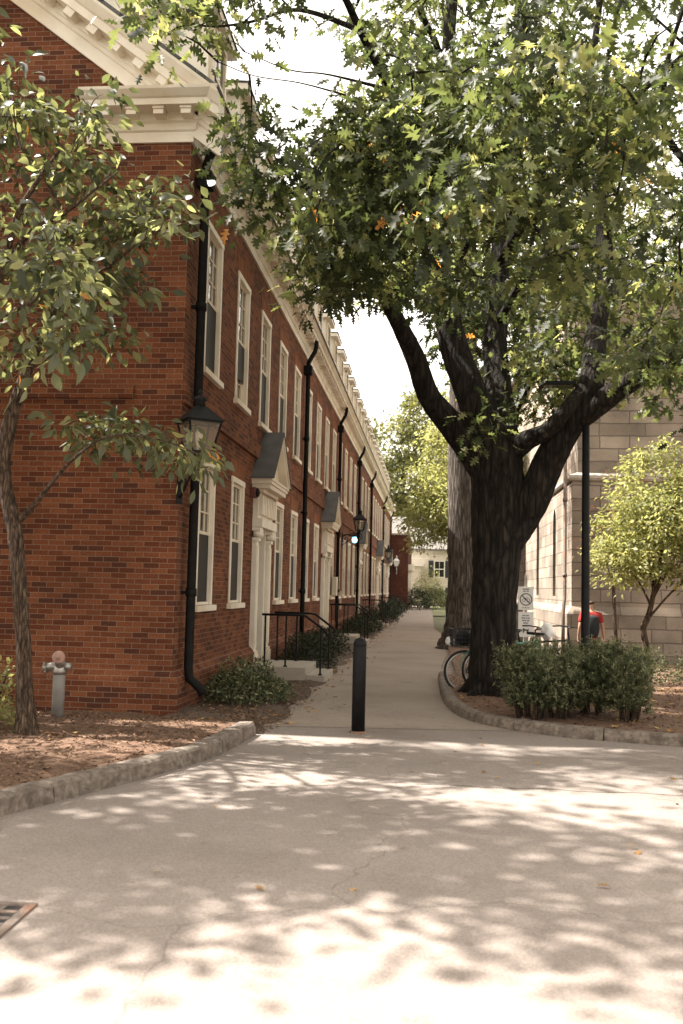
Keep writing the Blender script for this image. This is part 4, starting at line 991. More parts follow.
# ------------------------------------------------------------------ bicycles
def torus(mb, c, R_, r, n=36, k=8):
    vs = []
    for i in range(n):
        a = 2*math.pi*i/n
        for j in range(k):
            b = 2*math.pi*j/k; rr = R_+r*math.cos(b); vs.append((c[0]+rr*math.cos(a), c[1]+r*math.sin(b), c[2]+rr*math.sin(a)))
    mb.add(vs, [(i*k+j, ((i+1) % n)*k+j, ((i+1) % n)*k+(j+1) % k, i*k+(j+1) % k) for i in range(n) for j in range(k)], True)
def make_bike(loc, rotz, label, frame_mat, rim_mat, basket=False, cover=False, lean=.0):
    b = thing('bicycle', label, 'bicycle', loc, rotz, 'bicycles parked behind the oak'); b.rotation_euler = (lean, 0, rotz)
    RW = .335; WB = 1.04
    for x in (0, WB):
        hb = MB(); hb.tube([(x, -.05, RW), (x, .05, RW)], .022, 10); wh = hb.build('wheel', M['alloy'], b)
        t = MB(); torus(t, (x, 0, RW), RW-.018, .018); t.build('tyre', M['rubber'], wh)
        t = MB(); torus(t, (x, 0, RW), RW-.045, .011, 36, 6); t.build('rim', rim_mat, wh)
        t = MB()
        for i in range(18):
            a = 2*math.pi*i/18; t.tube([(x, .02*(-1)**i, RW), (x+.285*math.cos(a), 0, RW+.285*math.sin(a))], .0018, 4, cap=False)
        t.build('spokes', M['alloy'], wh)
        f = MB(); pts = [(x+(RW+.03)*math.cos(a), RW+(RW+.03)*math.sin(a)) for a in [R(20+i*14) for i in range(12)]]
        for (p, q) in zip(pts[:-1], pts[1:]):
            f.add([(p[0], -.025, p[1]), (q[0], -.025, q[1]), (q[0], .025, q[1]), (p[0], .025, p[1])], [(0, 1, 2, 3)])
        f.build('mudguard', frame_mat, b)
    f = MB(); bb = (.44, 0, .28); stp = (.30, 0, .72); hd = (.86, 0, .78); hl = (.89, 0, .66)
    for p, q, r in ((bb, stp, .016), (stp, hd, .016), (bb, hl, .019), ((0, .05, RW), bb, .009), ((0, -.05, RW), bb, .009), ((0, .05, RW), stp, .008), ((0, -.05, RW), stp, .008), (hd, hl, .02), (hl, (WB, .05, RW), .012), (hl, (WB, -.05, RW), .012)): f.tube([p, q], r, 8)
    f.build('frame', frame_mat, b)
    s = MB(); s.tube([stp, (.27, 0, .84)], .013, 8); s.build('seat_post', M['alloy'], b)
    s = MB(); s.add([(.10, -.08, .88), (.10, .08, .88), (.25, .06, .875), (.40, .02, .87), (.40, -.02, .87), (.25, -.06, .875), (.11, -.07, .835), (.11, .07, .835), (.25, .05, .83), (.39, .015, .84), (.39, -.015, .84), (.25, -.05, .83)],
                    [(0, 5, 4, 3, 2, 1), (6, 7, 8, 9, 10, 11)] + [(i, (i+1) % 6, 6+(i+1) % 6, 6+i) for i in range(6)], True); s.build('saddle', M['rubber'], b)
    h = MB(); h.tube([hd, (.83, 0, .95), (.88, 0, 1.0)], .013, 8); h.tube([(.72, -.29, .99), (.82, -.24, 1.0), (.88, -.06, 1.0), (.88, .06, 1.0), (.82, .24, 1.0), (.72, .29, .99)], .012, 8); h.build('handlebar', M['black_paint'], b)
    c = MB(); torus(c, (bb[0], .05, bb[2]), .085, .006, 24, 6); c.tube([(bb[0], .06, bb[2]), (bb[0]+.1, .08, bb[2]-.13)], .01, 6); c.tube([(bb[0], -.06, bb[2]), (bb[0]-.1, -.08, bb[2]+.13)], .01, 6); c.box(bb[0]+.05, bb[0]+.15, .08, .16, bb[2]-.145, bb[2]-.12); c.build('crankset', M['black_paint'], b)
    if basket:
        k = MB(); x0, x1, y0, y1, z0, z1 = -.22, .16, -.17, .17, .74, 1.0
        k.box(x0, x1, y0, y1, z0, z0+.012)
        for i in range(9):
            u = i/8
            k.box(x0+(x1-x0)*u-.005, x0+(x1-x0)*u+.005, y0-.005, y0+.005, z0, z1); k.box(x0+(x1-x0)*u-.005, x0+(x1-x0)*u+.005, y1-.005, y1+.005, z0, z1)
            k.box(x0-.004, x0+.004, y0+(y1-y0)*u-.004, y0+(y1-y0)*u+.004, z0, z1); k.box(x1-.004, x1+.004, y0+(y1-y0)*u-.004, y0+(y1-y0)*u+.004, z0, z1)
        for z in (z0+.06, z0+.12, z0+.18, z1): k.box(x0-.008, x1+.008, y0-.009, y0+.009, z-.007, z+.007); k.box(x0-.008, x1+.008, y1-.009, y1+.009, z-.007, z+.007); k.box(x0-.009, x0+.009, y0, y1, z-.006, z+.006); k.box(x1-.009, x1+.009, y0, y1, z-.006, z+.006)
        k.build('basket', M['black_paint'], b)
        g = MB(); g.lathe([(.02, .0), (.12, .01), (.14, .1), (.1, .19), (.03, .23)], (-.02, 0, .755), 10); g.build('bag', M['navy_cloth'], b)
    return b
gz0 = bed_z(.9, 15.3)
make_bike((.56, 15.05, .01), R(8), 'black bicycle with rear basket parked nearest the path edge', M['black_paint'], M['alloy'], True)
make_bike((.82, 14.98, .06), R(14), 'bicycle with teal mudguards half hidden by the oak trunk', M['teal'], M['alloy'], False, lean=R(4))
make_bike((1.55, 16.25, bed_z(1.9, 16.3)), R(-38), 'dark bicycle behind the yews under the white cover', M['black_paint'], M['alloy'], False, lean=R(-3))
def blob_cloth(name, label, cat, c, rad, seed):
    bm = bmesh.new(); bmesh.ops.create_icosphere(bm, subdivisions=3, radius=1)
    rs = random.Random(seed); ph = [rs.uniform(0, 6) for _ in range(6)]
    for v in bm.verts:
        p = v.co; k = 1+.16*math.sin(p.x*5+ph[0])*math.sin(p.z*6+ph[1])+.1*math.sin(p.y*9+ph[2])
        v.co = Vector((p.x*rad[0]*k, p.y*rad[1]*k, p.z*rad[2]*(1.0 if p.z > 0 else .8)*k+rad[2]*.8))
    me = bpy.data.meshes.new(name); bm.to_mesh(me); bm.free(); me.materials.append(M['cloth'])
    for p in me.polygons: p.use_smooth = True
    o = bpy.data.objects.new(name, me); COL.objects.link(o); o.location = c; return tag(o, label, cat)
blob_cloth('seat_cover', 'crumpled white cover over the bicycle saddle behind the yews', 'cover', tuple(at(547, 640, 16.2)), (.11, .11, .16), 1)
blob_cloth('plastic_bag', 'small white bag hanging at the bicycle beside the path', 'bag', tuple(at(450, 646, 15.2)), (.07, .1, .08), 4)

# ------------------------------------------------------------------ person
def skin_obj(name, joints, edges, mat, parent=None, root=0, sub=2):
    me = bpy.data.meshes.new(name); me.from_pydata([j[:3] for j in joints], edges, []); o = bpy.data.objects.new(name, me); COL.objects.link(o)
    md = o.modifiers.new('skin', 'SKIN'); md.use_smooth_shade = True
    for i, j in enumerate(joints):
        sv = me.skin_vertices[0].data[i]; r = j[3]; sv.radius = (r, r) if not hasattr(r, '__len__') else r; sv.use_root = (i == root)
    sm = o.modifiers.new('sub', 'SUBSURF'); sm.levels = sub; sm.render_levels = sub
    dg = bpy.context.evaluated_depsgraph_get(); m2 = bpy.data.meshes.new_from_object(o.evaluated_get(dg)); m2.name = name
    o.modifiers.clear(); o.data = m2; m2.materials.clear(); m2.materials.append(mat)
    for p in m2.polygons: p.use_smooth = True
    if parent: o.parent = parent
    return o
pz = bed_z(3.56, 22)
PE = thing('person', 'person in red t-shirt and dark backpack walking away past the stone wall', 'person', (3.63, 22.0, pz+.0), 0)
hands = []
J = [(0, 0, .93, (.15, .11)), (0, .02, 1.12, (.14, .10)), (0, .02, 1.32, (.17, .115)), (0, .02, 1.44, (.12, .08)), (0, .03, 1.51, (.055, .055)), (0, .04, 1.60, (.075, .09)), (0, .05, 1.70, (.07, .085)),
     (-.19, .02, 1.41, .055), (-.25, -.01, 1.15, .042), (-.27, .07, .92, .03), (-.275, .09, .86, (.04, .02)),
     (.19, .02, 1.41, .055), (.26, .02, 1.15, .042), (.29, .10, .93, .03), (.30, .12, .87, (.04, .02)),
     (-.1, 0, .85, .09), (-.1, .1, .48, .06), (-.1, -.02, .08, .04), (-.1, .11, .04, .035),
     (.1, 0, .85, .09), (.1, .03, .48, .06), (.1, -.18, .12, .04), (.1, -.08, .04, .035)]
Ed = [(0, 1), (1, 2), (2, 3), (3, 4), (4, 5), (5, 6), (3, 7), (7, 8), (8, 9), (9, 10), (3, 11), (11, 12), (12, 13), (13, 14), (0, 15), (15, 16), (16, 17), (17, 18), (0, 19), (19, 20), (20, 21), (21, 22)]
for hi, sx in ((10, -1), (14, 1)):                 # five fingers on each hand
    h = Vector(J[hi][:3])
    for k in range(4):
        i0 = len(J); y = (k-1.5)*.018
        J.append((h.x, h.y+y, h.z-.045, .011)); J.append((h.x-sx*.008, h.y+y, h.z-.08+abs(k-1.4)*.007, .009)); Ed += [(hi, i0), (i0, i0+1)]
    i0 = len(J); J.append((h.x-sx*.01, h.y+.038, h.z-.015, .011)); J.append((h.x-sx*.015, h.y+.05, h.z-.04, .009)); Ed += [(hi, i0), (i0, i0+1)]
skin_obj('body', J, Ed, M['skin'], PE, 0, 1)
skin_obj('t_shirt', [(0, 0, .78, (.18, .14)), (0, .02, 1.12, (.165, .12)), (0, .02, 1.32, (.195, .135)), (0, .02, 1.44, (.14, .095)), (0, .03, 1.48, (.075, .07)), (-.19, .02, 1.415, .078), (-.235, 0, 1.22, .07), (.19, .02, 1.415, .078), (.24, .02, 1.22, .07)],
         [(0, 1), (1, 2), (2, 3), (3, 4), (3, 5), (5, 6), (3, 7), (7, 8)], M['red_cloth'], PE)
skin_obj('trousers', [(0, 0, .96, (.165, .125)), (-.1, 0, .84, .108), (-.1, .1, .48, .08), (-.1, -.01, .1, .065), (.1, 0, .84, .108), (.1, .03, .48, .08), (.1, -.17, .14, .065)], [(0, 1), (1, 2), (2, 3), (0, 4), (4, 5), (5, 6)], M['navy_cloth'], PE)
skin_obj('backpack', [(0, -.12, .88, (.17, .09)), (0, -.14, 1.15, (.185, .11)), (0, -.12, 1.42, (.155, .08))], [(0, 1), (1, 2)], M['navy_cloth'], PE)
skin_obj('hair', [(0, .02, 1.63, (.078, .09)), (0, .03, 1.705, (.08, .095)), (0, .03, 1.73, (.05, .06))], [(0, 1), (1, 2)], M['hair'], PE)
for sx in (-1, 1):
    e = MB(); e.lathe([(.004, -.012), (.03, -.006), (.03, .008), (.006, .014)], (sx*.08, .04, 1.62), 8, axis=Vector((sx, 0, 0))); e.build('ear', M['skin'], PE)

# ------------------------------------------------------------------ trees
def wood(mb, pts, sides=12, m=7, jit=.035):
    sp = spline(pts, m); mb.tube([q[:3] for q in sp], [max(.006, q[3]) for q in sp], sides, jit=jit); return sp
def P3(px, py, Y, r): p = at(px, py, Y); return (p.x, p.y, p.z, r)

# big oak --------------------------------------------------------
OX, OY = 1.0, 14.35
OAKT = thing('oak_tree', 'huge spreading oak with dark forked trunk and lobed leaves beside the path', 'tree', (OX, OY, .06))
tw = MB(); org = Vector((OX, OY, .06)); nodes = []
def W(pts, sides=14, m=7, jit=.03):
    sp = spline(pts, m); tw.tube([Vector(q[:3])-org for q in sp], [max(.006, q[3]) for q in sp], sides, jit=jit); nodes.extend(sp); return sp
W([(OX+.02, OY, -.1, .52), (OX+.02, OY, .10, .46), P3(493, 668, OY, .365), P3(493.5, 620, OY, .335), P3(495.5, 570, OY, .345), P3(498, 520, OY, .39), P3(497, 465, OY, .39), P3(492, 430, OY, .30)], 20, 7, .035)
for a in range(7):                                     # root flare
    an = a*.9+.3; c, s = math.cos(an), math.sin(an)
    W([(OX+c*.26, OY+s*.26, .40, .10), (OX+c*.40, OY+s*.40, .15, .11), (OX+c*.6, OY+s*.6, .02, .06), (OX+c*.8, OY+s*.8, -.04, .03)], 8, 4)
W([P3(490, 470, OY, .30), P3(458, 432, OY, .22), P3(430, 398, OY-.1, .175), P3(416, 360, OY-.3, .155), P3(402, 330, OY-.5, .13), P3(385, 296, OY-.8, .10), P3(372, 250, OY-1.2, .085), P3(350, 190, OY-1.8, .07)])
W([P3(492, 450, OY, .33), P3(474, 400, OY, .25), P3(455, 350, OY+.1, .22), P3(443, 290, OY, .19), P3(440, 220, OY-.4, .15), P3(452, 140, OY-.6, .12), P3(448, 60, OY-.8, .10), P3(455, -40, OY-.8, .08), P3(460, -140, OY-.5, .05)])
W([P3(500, 450, OY, .32), P3(498, 390, OY+.5, .22), P3(495, 340, OY+.8, .19), P3(500, 260, OY+1.0, .16), P3(508, 170, OY+1.0, .13), P3(520, 60, OY+1.0, .10), P3(525, -60, OY+1.2, .07)])
W([P3(505, 545, OY, .25), P3(530, 505, OY-.1, .25), P3(552, 455, OY-.2, .23), P3(575, 415, OY-.3, .21), P3(592, 380, OY-.3, .19), P3(596, 330, OY, .16), P3(606, 270, OY+.3, .13), P3(600, 200, OY+.5, .10), P3(590, 100, OY+.8, .07), P3(600, 0, OY+1, .05)])
W([P3(578, 418, OY-.3, .20), P3(615, 392, OY-.5, .16), P3(650, 368, OY-.8, .14), P3(700, 325, OY-1.2, .12), P3(760, 270, OY-1.6, .09), P3(820, 200, OY-1.8, .06)])
W([P3(505, 455, OY, .22), P3(528, 440, OY-.3, .15), P3(548, 430, OY-.5, .12), P3(566, 410, OY-.6, .11), P3(580, 392, OY-.4, .09)])
W([P3(440, 240, OY-.3, .09), P3(420, 160, OY-1.2, .08), P3(390, 90, OY-2.4, .065), P3(360, 30, OY-3.4, .05), P3(340, -10, OY-4, .04), P3(300, -60, OY-4.6, .03)], 8)
W([P3(420, 160, OY-1.2, .06), P3(380, 150, OY-2.2, .045), P3(340, 160, OY-3.2, .03), P3(310, 180, OY-3.8, .018)], 7)
W([P3(385, 296, OY-.8, .06), P3(350, 285, OY-1.6, .04), P3(320, 290, OY-2.2, .025), P3(298, 300, OY-2.6, .014)], 7)
W([P3(360, 30, OY-3.4, .035), P3(300, 10, OY-4.4, .024), P3(250, 22, OY-5, .016), P3(205, 26, OY-5.4, .011), P3(160, 12, OY-5.6, .007)], 6)
W([P3(390, 90, OY-2.4, .03), P3(330, 75, OY-3.6, .012), P3(290, 70, OY-4.4, .008), P3(245, 52, OY-4.9, .005)], 5)
W([P3(345, 95, OY-3.2, .015), P3(300, 83, OY-4.2, .008), P3(255, 76, OY-4.9, .006), P3(218, 62, OY-5.3, .004)], 5)
W([P3(500, 260, OY+.8, .09), P3(540, 200, OY-.6, .07), P3(580, 150, OY-2.2, .055), P3(620, 110, OY-3.6, .04), P3(690, 50, OY-4.8, .03)], 8)
W([P3(500, 320, OY+.5, .07), P3(530, 270, OY-1.0, .055), P3(565, 250, OY-2.4, .04), P3(610, 245, OY-3.6, .028)], 7)
W([P3(440, 300, OY, .06), P3(470, 240, OY-1.4, .05), P3(500, 215, OY-2.8, .04), P3(550, 235, OY-4, .025)], 7)
W([P3(452, 160, OY-.6, .06), P3(430, 110, OY-2.2, .05), P3(440, 60, OY-3.8, .04), P3(420, 10, OY-5, .03)], 7)
W([P3(760, 270, OY-1.6, .06), P3(700, 180, OY-2.6, .05), P3(665, 130, OY-3, .04), P3(668, 60, OY-3.4, .03), P3(690, -10, OY-3.6, .02)], 7)
W([P3(372, 250, OY-1.2, .05), P3(335, 230, OY-2.0, .035), P3(290, 190, OY-3.0, .02), P3(262, 160, OY-3.4, .01)], 6)
mask = [(335, -30), (720, -30), (720, 372), (690, 388), (655, 396), (620, 382), (600, 372), (560, 395), (520, 390), (505, 395), (470, 372), (440, 345), (420, 310), (395, 305), (372, 285), (345, 296), (334, 312), (322, 300), (320, 240), (334, 180), (342, 120), (350, 60)]
mask2 = [(140, -60), (290, -60), (262, 10), (240, 40), (185, 44), (130, 20)]
mask3 = [(226, 138), (262, 118), (300, 170), (305, 240), (280, 225), (246, 208), (224, 190)]
C = []
tries = 0
while len(C) < 980 and tries < 60000:
    tries += 1
    u = rng.normal(0, 1, 3); u /= np.linalg.norm(u); rr = rng.uniform(.35, 1)**.5
    p = np.array([2.3, 13.2, 8.6]) + u*rr*np.array([6.8, 6.4, 5.4])
    if p[2] < 3.2 or p[0] < -3.6: continue
    if p[0] < -2.2 and p[1] > 11: continue                # clear of the brick row
    x, y, d = project(p); x, y = float(x), float(y)
    if d < 5.8: continue
    if -10 < x < 700 and -20 < y < 1040:
        if not inside(mask, x, y): continue
        if 640 < x < 683 and 10 < y < 75 and rng.uniform() < .75: continue
        if 632 < x < 683 and 120 < y < 215 and rng.uniform() < .7: continue
        if y > 300 and rng.uniform() < .5: continue
        if 425 < x < 625 and 295 < y < 420 and p[1] < OY-.4 and rng.uniform() < .4: continue
        if 470 < x < 530 and 290 < y < 460 and p[1] < OY+.3 and rng.uniform() < .85: continue
        if 425 < x < 470 and 330 < y < 460 and p[1] < OY+.3 and rng.uniform() < .9: continue
    elif x < 0 or y > 500: continue
    else:
        if rng.uniform() < .45: continue
    C.append(p)
for poly, n, yr in ((mask2, 20, (8.4, 9.6)), (mask3, 11, (9.6, 10.8)), ([(308, 210), (345, 195), (375, 285), (345, 300), (316, 300), (308, 270)], 32, (10.6, 12.8)),
                    ([(300, 120), (420, 120), (420, 250), (300, 250)], 60, (8.6, 11)), ([(420, 60), (640, 60), (640, 215), (420, 215)], 75, (7.2, 10)), ([(430, 220), (640, 220), (640, 380), (430, 380)], 70, (15, 18.5)),
                    ([(640, 320), (720, 320), (720, 420), (640, 410)], 14, (11, 13)), ([(530, 330), (600, 330), (590, 400), (530, 415)], 16, (14, 16)), ([(470, 420), (500, 400), (540, 430), (500, 460)], 3, (13.4, 13.8))):
    k = 0
    while k < n:
        x = random.uniform(min(q[0] for q in poly), max(q[0] for q in poly)); y = random.uniform(min(q[1] for q in poly), max(q[1] for q in poly))
        if not inside(poly, x, y): continue
        p = at(x, y, random.uniform(*yr)); C.append(np.array(p)); k += 1
C = np.array(C)
tb = tw; onodes = [np.array(q[:3])-np.array(org) for q in nodes if q[2] > 3.0]
outw = grow_twigs(tb, onodes, C-np.array(org), .018, 4)
tb.build('trunk', M['bark'], OAKT)
Pp, Dd, Nn, Ss, Tt = cluster_leaves(C-np.array(org), outw, 31, .35, .188, droop=.35, flat=.85)
x, y, d = project(Pp+np.array(org))
hot = ((np.abs(x-374) < 9) & (np.abs(y-158) < 9)) | ((np.abs(x-432) < 16) & (np.abs(y-212) < 12)) | ((np.abs(x-396) < 10) & (np.abs(y-210) < 8)) | ((np.abs(x-549) < 6) & (np.abs(y-202) < 6))
Tt[hot & (d < 11) & (rng.uniform(size=len(Tt)) < .22)] = .99
Tt[rng.uniform(size=len(Tt)) < .0005] = .99
leaves_obj('crown', T_OAK, Pp, Dd, Nn, Ss, Tt, M['oak_leaf'], OAKT)

# slim tree on the left ---------------------------------------------
b0 = on_ground(26, 735, .08); SX, SY = b0.x, b0.y
ST = thing('slim_tree', 'slim young tree with oval leaves in the mulch before the brick gable', 'tree', (SX, SY, b0.z)); so_ = Vector((SX, SY, b0.z))
tw = MB(); org = so_; nodes = []
W([(SX, SY, b0.z-.08, .15), (SX, SY, b0.z+.06, .115), P3(25, 690, SY, .082), P3(23, 640, SY, .074), P3(19, 580, SY, .072), P3(15, 535, SY, .076), P3(8, 500, SY, .074), P3(3, 470, SY, .075), P3(8, 430, SY, .075), P3(20, 390, SY, .06), P3(38, 345, SY-.1, .05), P3(55, 310, SY-.1, .04), P3(70, 270, SY-.2, .03)], 12, 6, .05)
W([P3(3, 475, SY, .075), P3(-12, 430, SY-.1, .06), P3(-18, 380, SY-.2, .055), P3(-8, 320, SY-.3, .045), P3(5, 260, SY-.4, .038), P3(18, 215, SY-.5, .03), P3(38, 180, SY-.6, .022), P3(60, 150, SY-.7, .012)], 10)
W([P3(20, 520, SY, .035), P3(38, 500, SY-.1, .026), P3(58, 475, SY-.2, .02), P3(78, 455, SY-.3, .016), P3(110, 436, SY-.4, .011), P3(160, 440, SY-.5, .008), P3(200, 455, SY-.6, .005)], 7)
W([P3(55, 310, SY-.1, .03), P3(85, 282, SY-.2, .022), P3(115, 262, SY-.3, .016), P3(150, 235, SY-.4, .01), P3(190, 222, SY-.5, .006)], 6)
W([P3(5, 260, SY-.4, .03), P3(38, 226, SY-.5, .025), P3(62, 215, SY-.5, .02), P3(92, 192, SY-.6, .014), P3(118, 172, SY-.6, .008)], 6)
W([P3(62, 215, SY-.5, .016), P3(45, 180, SY-.5, .013), P3(20, 145, SY-.5, .01), P3(12, 95, SY-.5, .006)], 6)
W([P3(-18, 380, SY-.2, .04), P3(-60, 300, SY-.8, .035), P3(-110, 230, SY-1.2, .03), P3(-160, 160, SY-1.5, .02)], 7)
W([P3(-8, 320, SY-.3, .03), P3(15, 310, SY-1.2, .022), P3(35, 300, SY-2.2, .014), P3(40, 290, SY-2.8, .008)], 6)
polys = [([(0, 62), (22, 60), (24, 110), (60, 88), (104, 92), (106, 130), (70, 140), (28, 150), (0, 150)], 26, (8.6, 10)), ([(40, 160), (90, 148), (118, 170), (136, 186), (112, 196), (60, 185)], 13, (8.6, 9.6)),
         ([(0, 150), (30, 150), (20, 215), (0, 230)], 6, (8.6, 10)), ([(60, 225), (110, 200), (150, 190), (200, 175), (206, 205), (178, 240), (152, 292), (110, 300), (70, 262)], 42, (8.7, 10)),
         ([(0, 215), (60, 215), (90, 280), (70, 375), (30, 385), (0, 380)], 36, (7.2, 9.4)), ([(95, 330), (130, 322), (138, 345), (100, 355)], 4, (9, 9.8)),
         ([(66, 428), (100, 415), (150, 424), (176, 432), (205, 444), (208, 466), (180, 470), (140, 456), (96, 452), (70, 446)], 22, (9.0, 9.9)), ([(-200, 0), (-10, 0), (-10, 380), (-200, 380)], 80, (7.5, 10.5))]
C = []
for poly, n, yr in polys:
    k = 0
    while k < n:
        x = random.uniform(min(q[0] for q in poly), max(q[0] for q in poly)); y = random.uniform(min(q[1] for q in poly), max(q[1] for q in poly))
        if inside(poly, x, y): C.append(np.array(at(x, y, random.uniform(*yr)))); k += 1
C = np.array(C); tb = tw; outw = grow_twigs(tb, [np.array(q[:3])-np.array(org) for q in nodes if q[2] > 2.4], C-np.array(org), .012, 4); tb.build('trunk', M['bark_slim'], ST)
Pp, Dd, Nn, Ss, Tt = cluster_leaves(C-np.array(org), outw, 20, .20, .155, droop=.45, flat=.85)
leaves_obj('crown', T_OVAL, Pp, Dd, Nn, Ss*rng.uniform(.8, 1.15, len(Ss)), np.where(rng.uniform(size=len(Tt)) < .004, .99, Tt), M['oval_leaf'], ST)

# generic tree -------------------------------------------------------
def make_tree(name, label, loc, height, trunk_r, blobs, n_cl, n_leaf, spread, size, leaf, bark, tmpl=T_SMALL, trunk_pts=None, keep=None, group=None, limbs=5, cat='tree'):
    t = thing(name, label, cat, loc, 0, group); o = np.array(loc, float); mb = MB(); nod = []
    tp = trunk_pts or [(0, 0, -.1, trunk_r*1.35), (0, 0, .15, trunk_r*1.1), (.02*height*random.uniform(-1, 1), 0, height*.25, trunk_r), (.03*height*random.uniform(-1, 1), .02*height, height*.5, trunk_r*.72), (0, 0, height*.8, trunk_r*.35)]
    sp = spline(tp, 6); mb.tube([q[:3] for q in sp], [max(.01, q[3]) for q in sp], 14, jit=.05); nod += [q[:3] for q in sp if q[2] > height*.25]
    for bx, by, bz, br in blobs:
        s = sp[int(len(sp)*random.uniform(.55, .9))]; e = np.array([bx, by, bz]); q = [s[:3]+(e-s[:3])*u+np.array([0, 0, .12*np.linalg.norm(e-s[:3])*math.sin(math.pi*u)]) for u in (0, .33, .66, 1)]
        q = spline([(*a, trunk_r*.4*(1-.8*i/3)) for i, a in enumerate(q)], 4); mb.tube([a[:3] for a in q], [max(.008, a[3]) for a in q], 7); nod += [a[:3] for a in q]
    C = []; wsum = sum(b[3]**2.3 for b in blobs)
    for bx, by, bz, br in blobs:
        k = 0; n = max(3, int(n_cl*br**2.3/wsum)); g = 0
        while k < n and g < n*40:
            g += 1
            u = rng.normal(0, 1, 3); u /= np.linalg.norm(u); p = np.array([bx, by, bz])+u*br*rng.uniform(.25, 1)**.45*np.array([1, 1, .8])
            if keep and not keep(p+o): continue
            C.append(p); k += 1
    C = np.array(C); ow = grow_twigs(mb, nod, C, max(.008, trunk_r*.09), 4)
    mb.build('trunk', bark, t)
    Pp, Dd, Nn, Ss, Tt = cluster_leaves(C, ow, n_leaf, spread, size, .25, .8)
    leaves_obj('crown', tmpl, Pp, Dd, Nn, Ss, Tt, leaf, t); return t
def offscreen(p):
    x, y, d = project(p); return not (d > 0 and -130 < x < 760 and -150 < y < 1100)
# second trunk, farther down the path
b2 = on_ground(452, 648, .03)
make_tree('tall_tree', 'tall straight grey trunk beyond the oak at the right edge of the path', (.88, 26.6, .0), 16, .42,
          [(-1.5, -1, 12, 2.6), (2.5, 0, 12.5, 3.0), (.5, 1.5, 15, 3), (4.2, -1.5, 10.5, 2.6), (1.5, -2, 10, 2.4), (-.5, 2, 10.8, 2)], 330, 30, .6, .2, M['far_leaf'], M['bark_grey'], T_OAK,
          [(0, 0, -.1, .8), (0, 0, .1, .66), (.02, 0, .6, .5), (.03, 0, 1.8, .43), (-.02, 0, 4, .40), (-.03, 0, 8, .38), (0, 0, 12, .25), (0, 0, 15, .1)],
          keep=lambda p: (lambda q: not (q[0] < 445 and q[1] > 300))(project(p)))
# shade trees beyond the left edge of the picture
make_tree('shade_tree', 'leafy tree left of the slim tree that shades the road', (-5.3, 5.9, .05), 9.5, .22, [(0, .2, 6.2, 1.5), (1.0, .9, 5.6, 1.1), (1.2, -.3, 6.8, 1.0), (-.8, .9, 7.4, 1.3), (.9, 1.4, 7.6, 1.1), (1.6, .8, 8.6, 1.0), (-1.2, .2, 5.2, 1.1)], 112, 46, .5, .22, M['oak_leaf'], M['bark_slim'], T_OVAL, keep=lambda p: offscreen(p) and 4.9 < p[1] < 8.4)
make_tree('shade_tree', 'leafy tree farthest left over the road', (-9.4, 6.6, .05), 9.5, .28, [(-.4, 0, 6.2, 1.7), (1.5, .5, 6.0, 1.5), (1.6, -.9, 7.0, 1.2), (.2, .9, 7.8, 1.5), (2.2, .9, 4.8, 1.0)], 104, 46, .5, .22, M['oak_leaf'], M['bark_slim'], T_OVAL, keep=lambda p: offscreen(p) and 5.0 < p[1] < 9)
make_tree('shade_tree', 'unseen leafy tree added left of the gable for its shade', (-7.9, 9.9, .05), 14, .3, [(1.0, .9, 10.4, 1.0), (1.8, .9, 12.0, 1.0), (-.4, .2, 4.0, 1.3), (.6, .7, 3.2, 1.0), (1.2, .9, 2.2, .7), (0, .6, 5.3, .8), (-1.2, -1.0, 3.4, 1.2)], 230, 26, .5, .2, M['oak_leaf'], M['bark_slim'], T_OVAL, keep=lambda p: offscreen(p) and p[1] < 11.35)  # unseen tree added to dapple road and mulch and darken the lower gable
# golden trees down the path
make_tree('golden_tree', 'sunlit yellow-green tree leaning over the far end of the path', (1.9, 42, 0), 10, .2, [(-1.2, 0, 6.2, 1.7), (-1.7, -1, 5.0, 1.3), (.6, .5, 7.6, 1.8), (-.4, -.8, 4.6, 1.4), (-2.3, 0, 5.6, 1.2), (1.4, 0, 5.5, 1.6), (-2.4, 0, 4.2, 1.0), (-1.0, .4, 8.2, 1.5), (0, 0, 9.6, 1.4)], 480, 44, .42, .19, M['gold_leaf'], M['bark_slim'], T_SMALL)
make_tree('far_tree', 'large pale green tree behind the far roofs', (-3.0, 108, 0), 22, .5, [(-1, 0, 18, 4.2), (2.5, 0, 21, 4.5), (5, 1, 17, 4), (-4, 0, 13, 3.4), (1, -1, 14, 4), (3, -1, 10, 3.5), (-2.5, 0, 10, 3), (0, 0, 9, 3)], 520, 40, .9, .5, M['far_leaf'], M['bark_grey'], T_SMALL)
make_tree('far_tree', 'tall green tree right of the white house, behind the grey trunk', (5.5, 88, 0), 18, .4, [(-1, 0, 13, 4), (1, 1, 16, 4), (-1.5, 0, 9, 3), (2, 0, 10, 3.5)], 260, 34, .8, .45, M['far_leaf'], M['bark_grey'], T_SMALL)
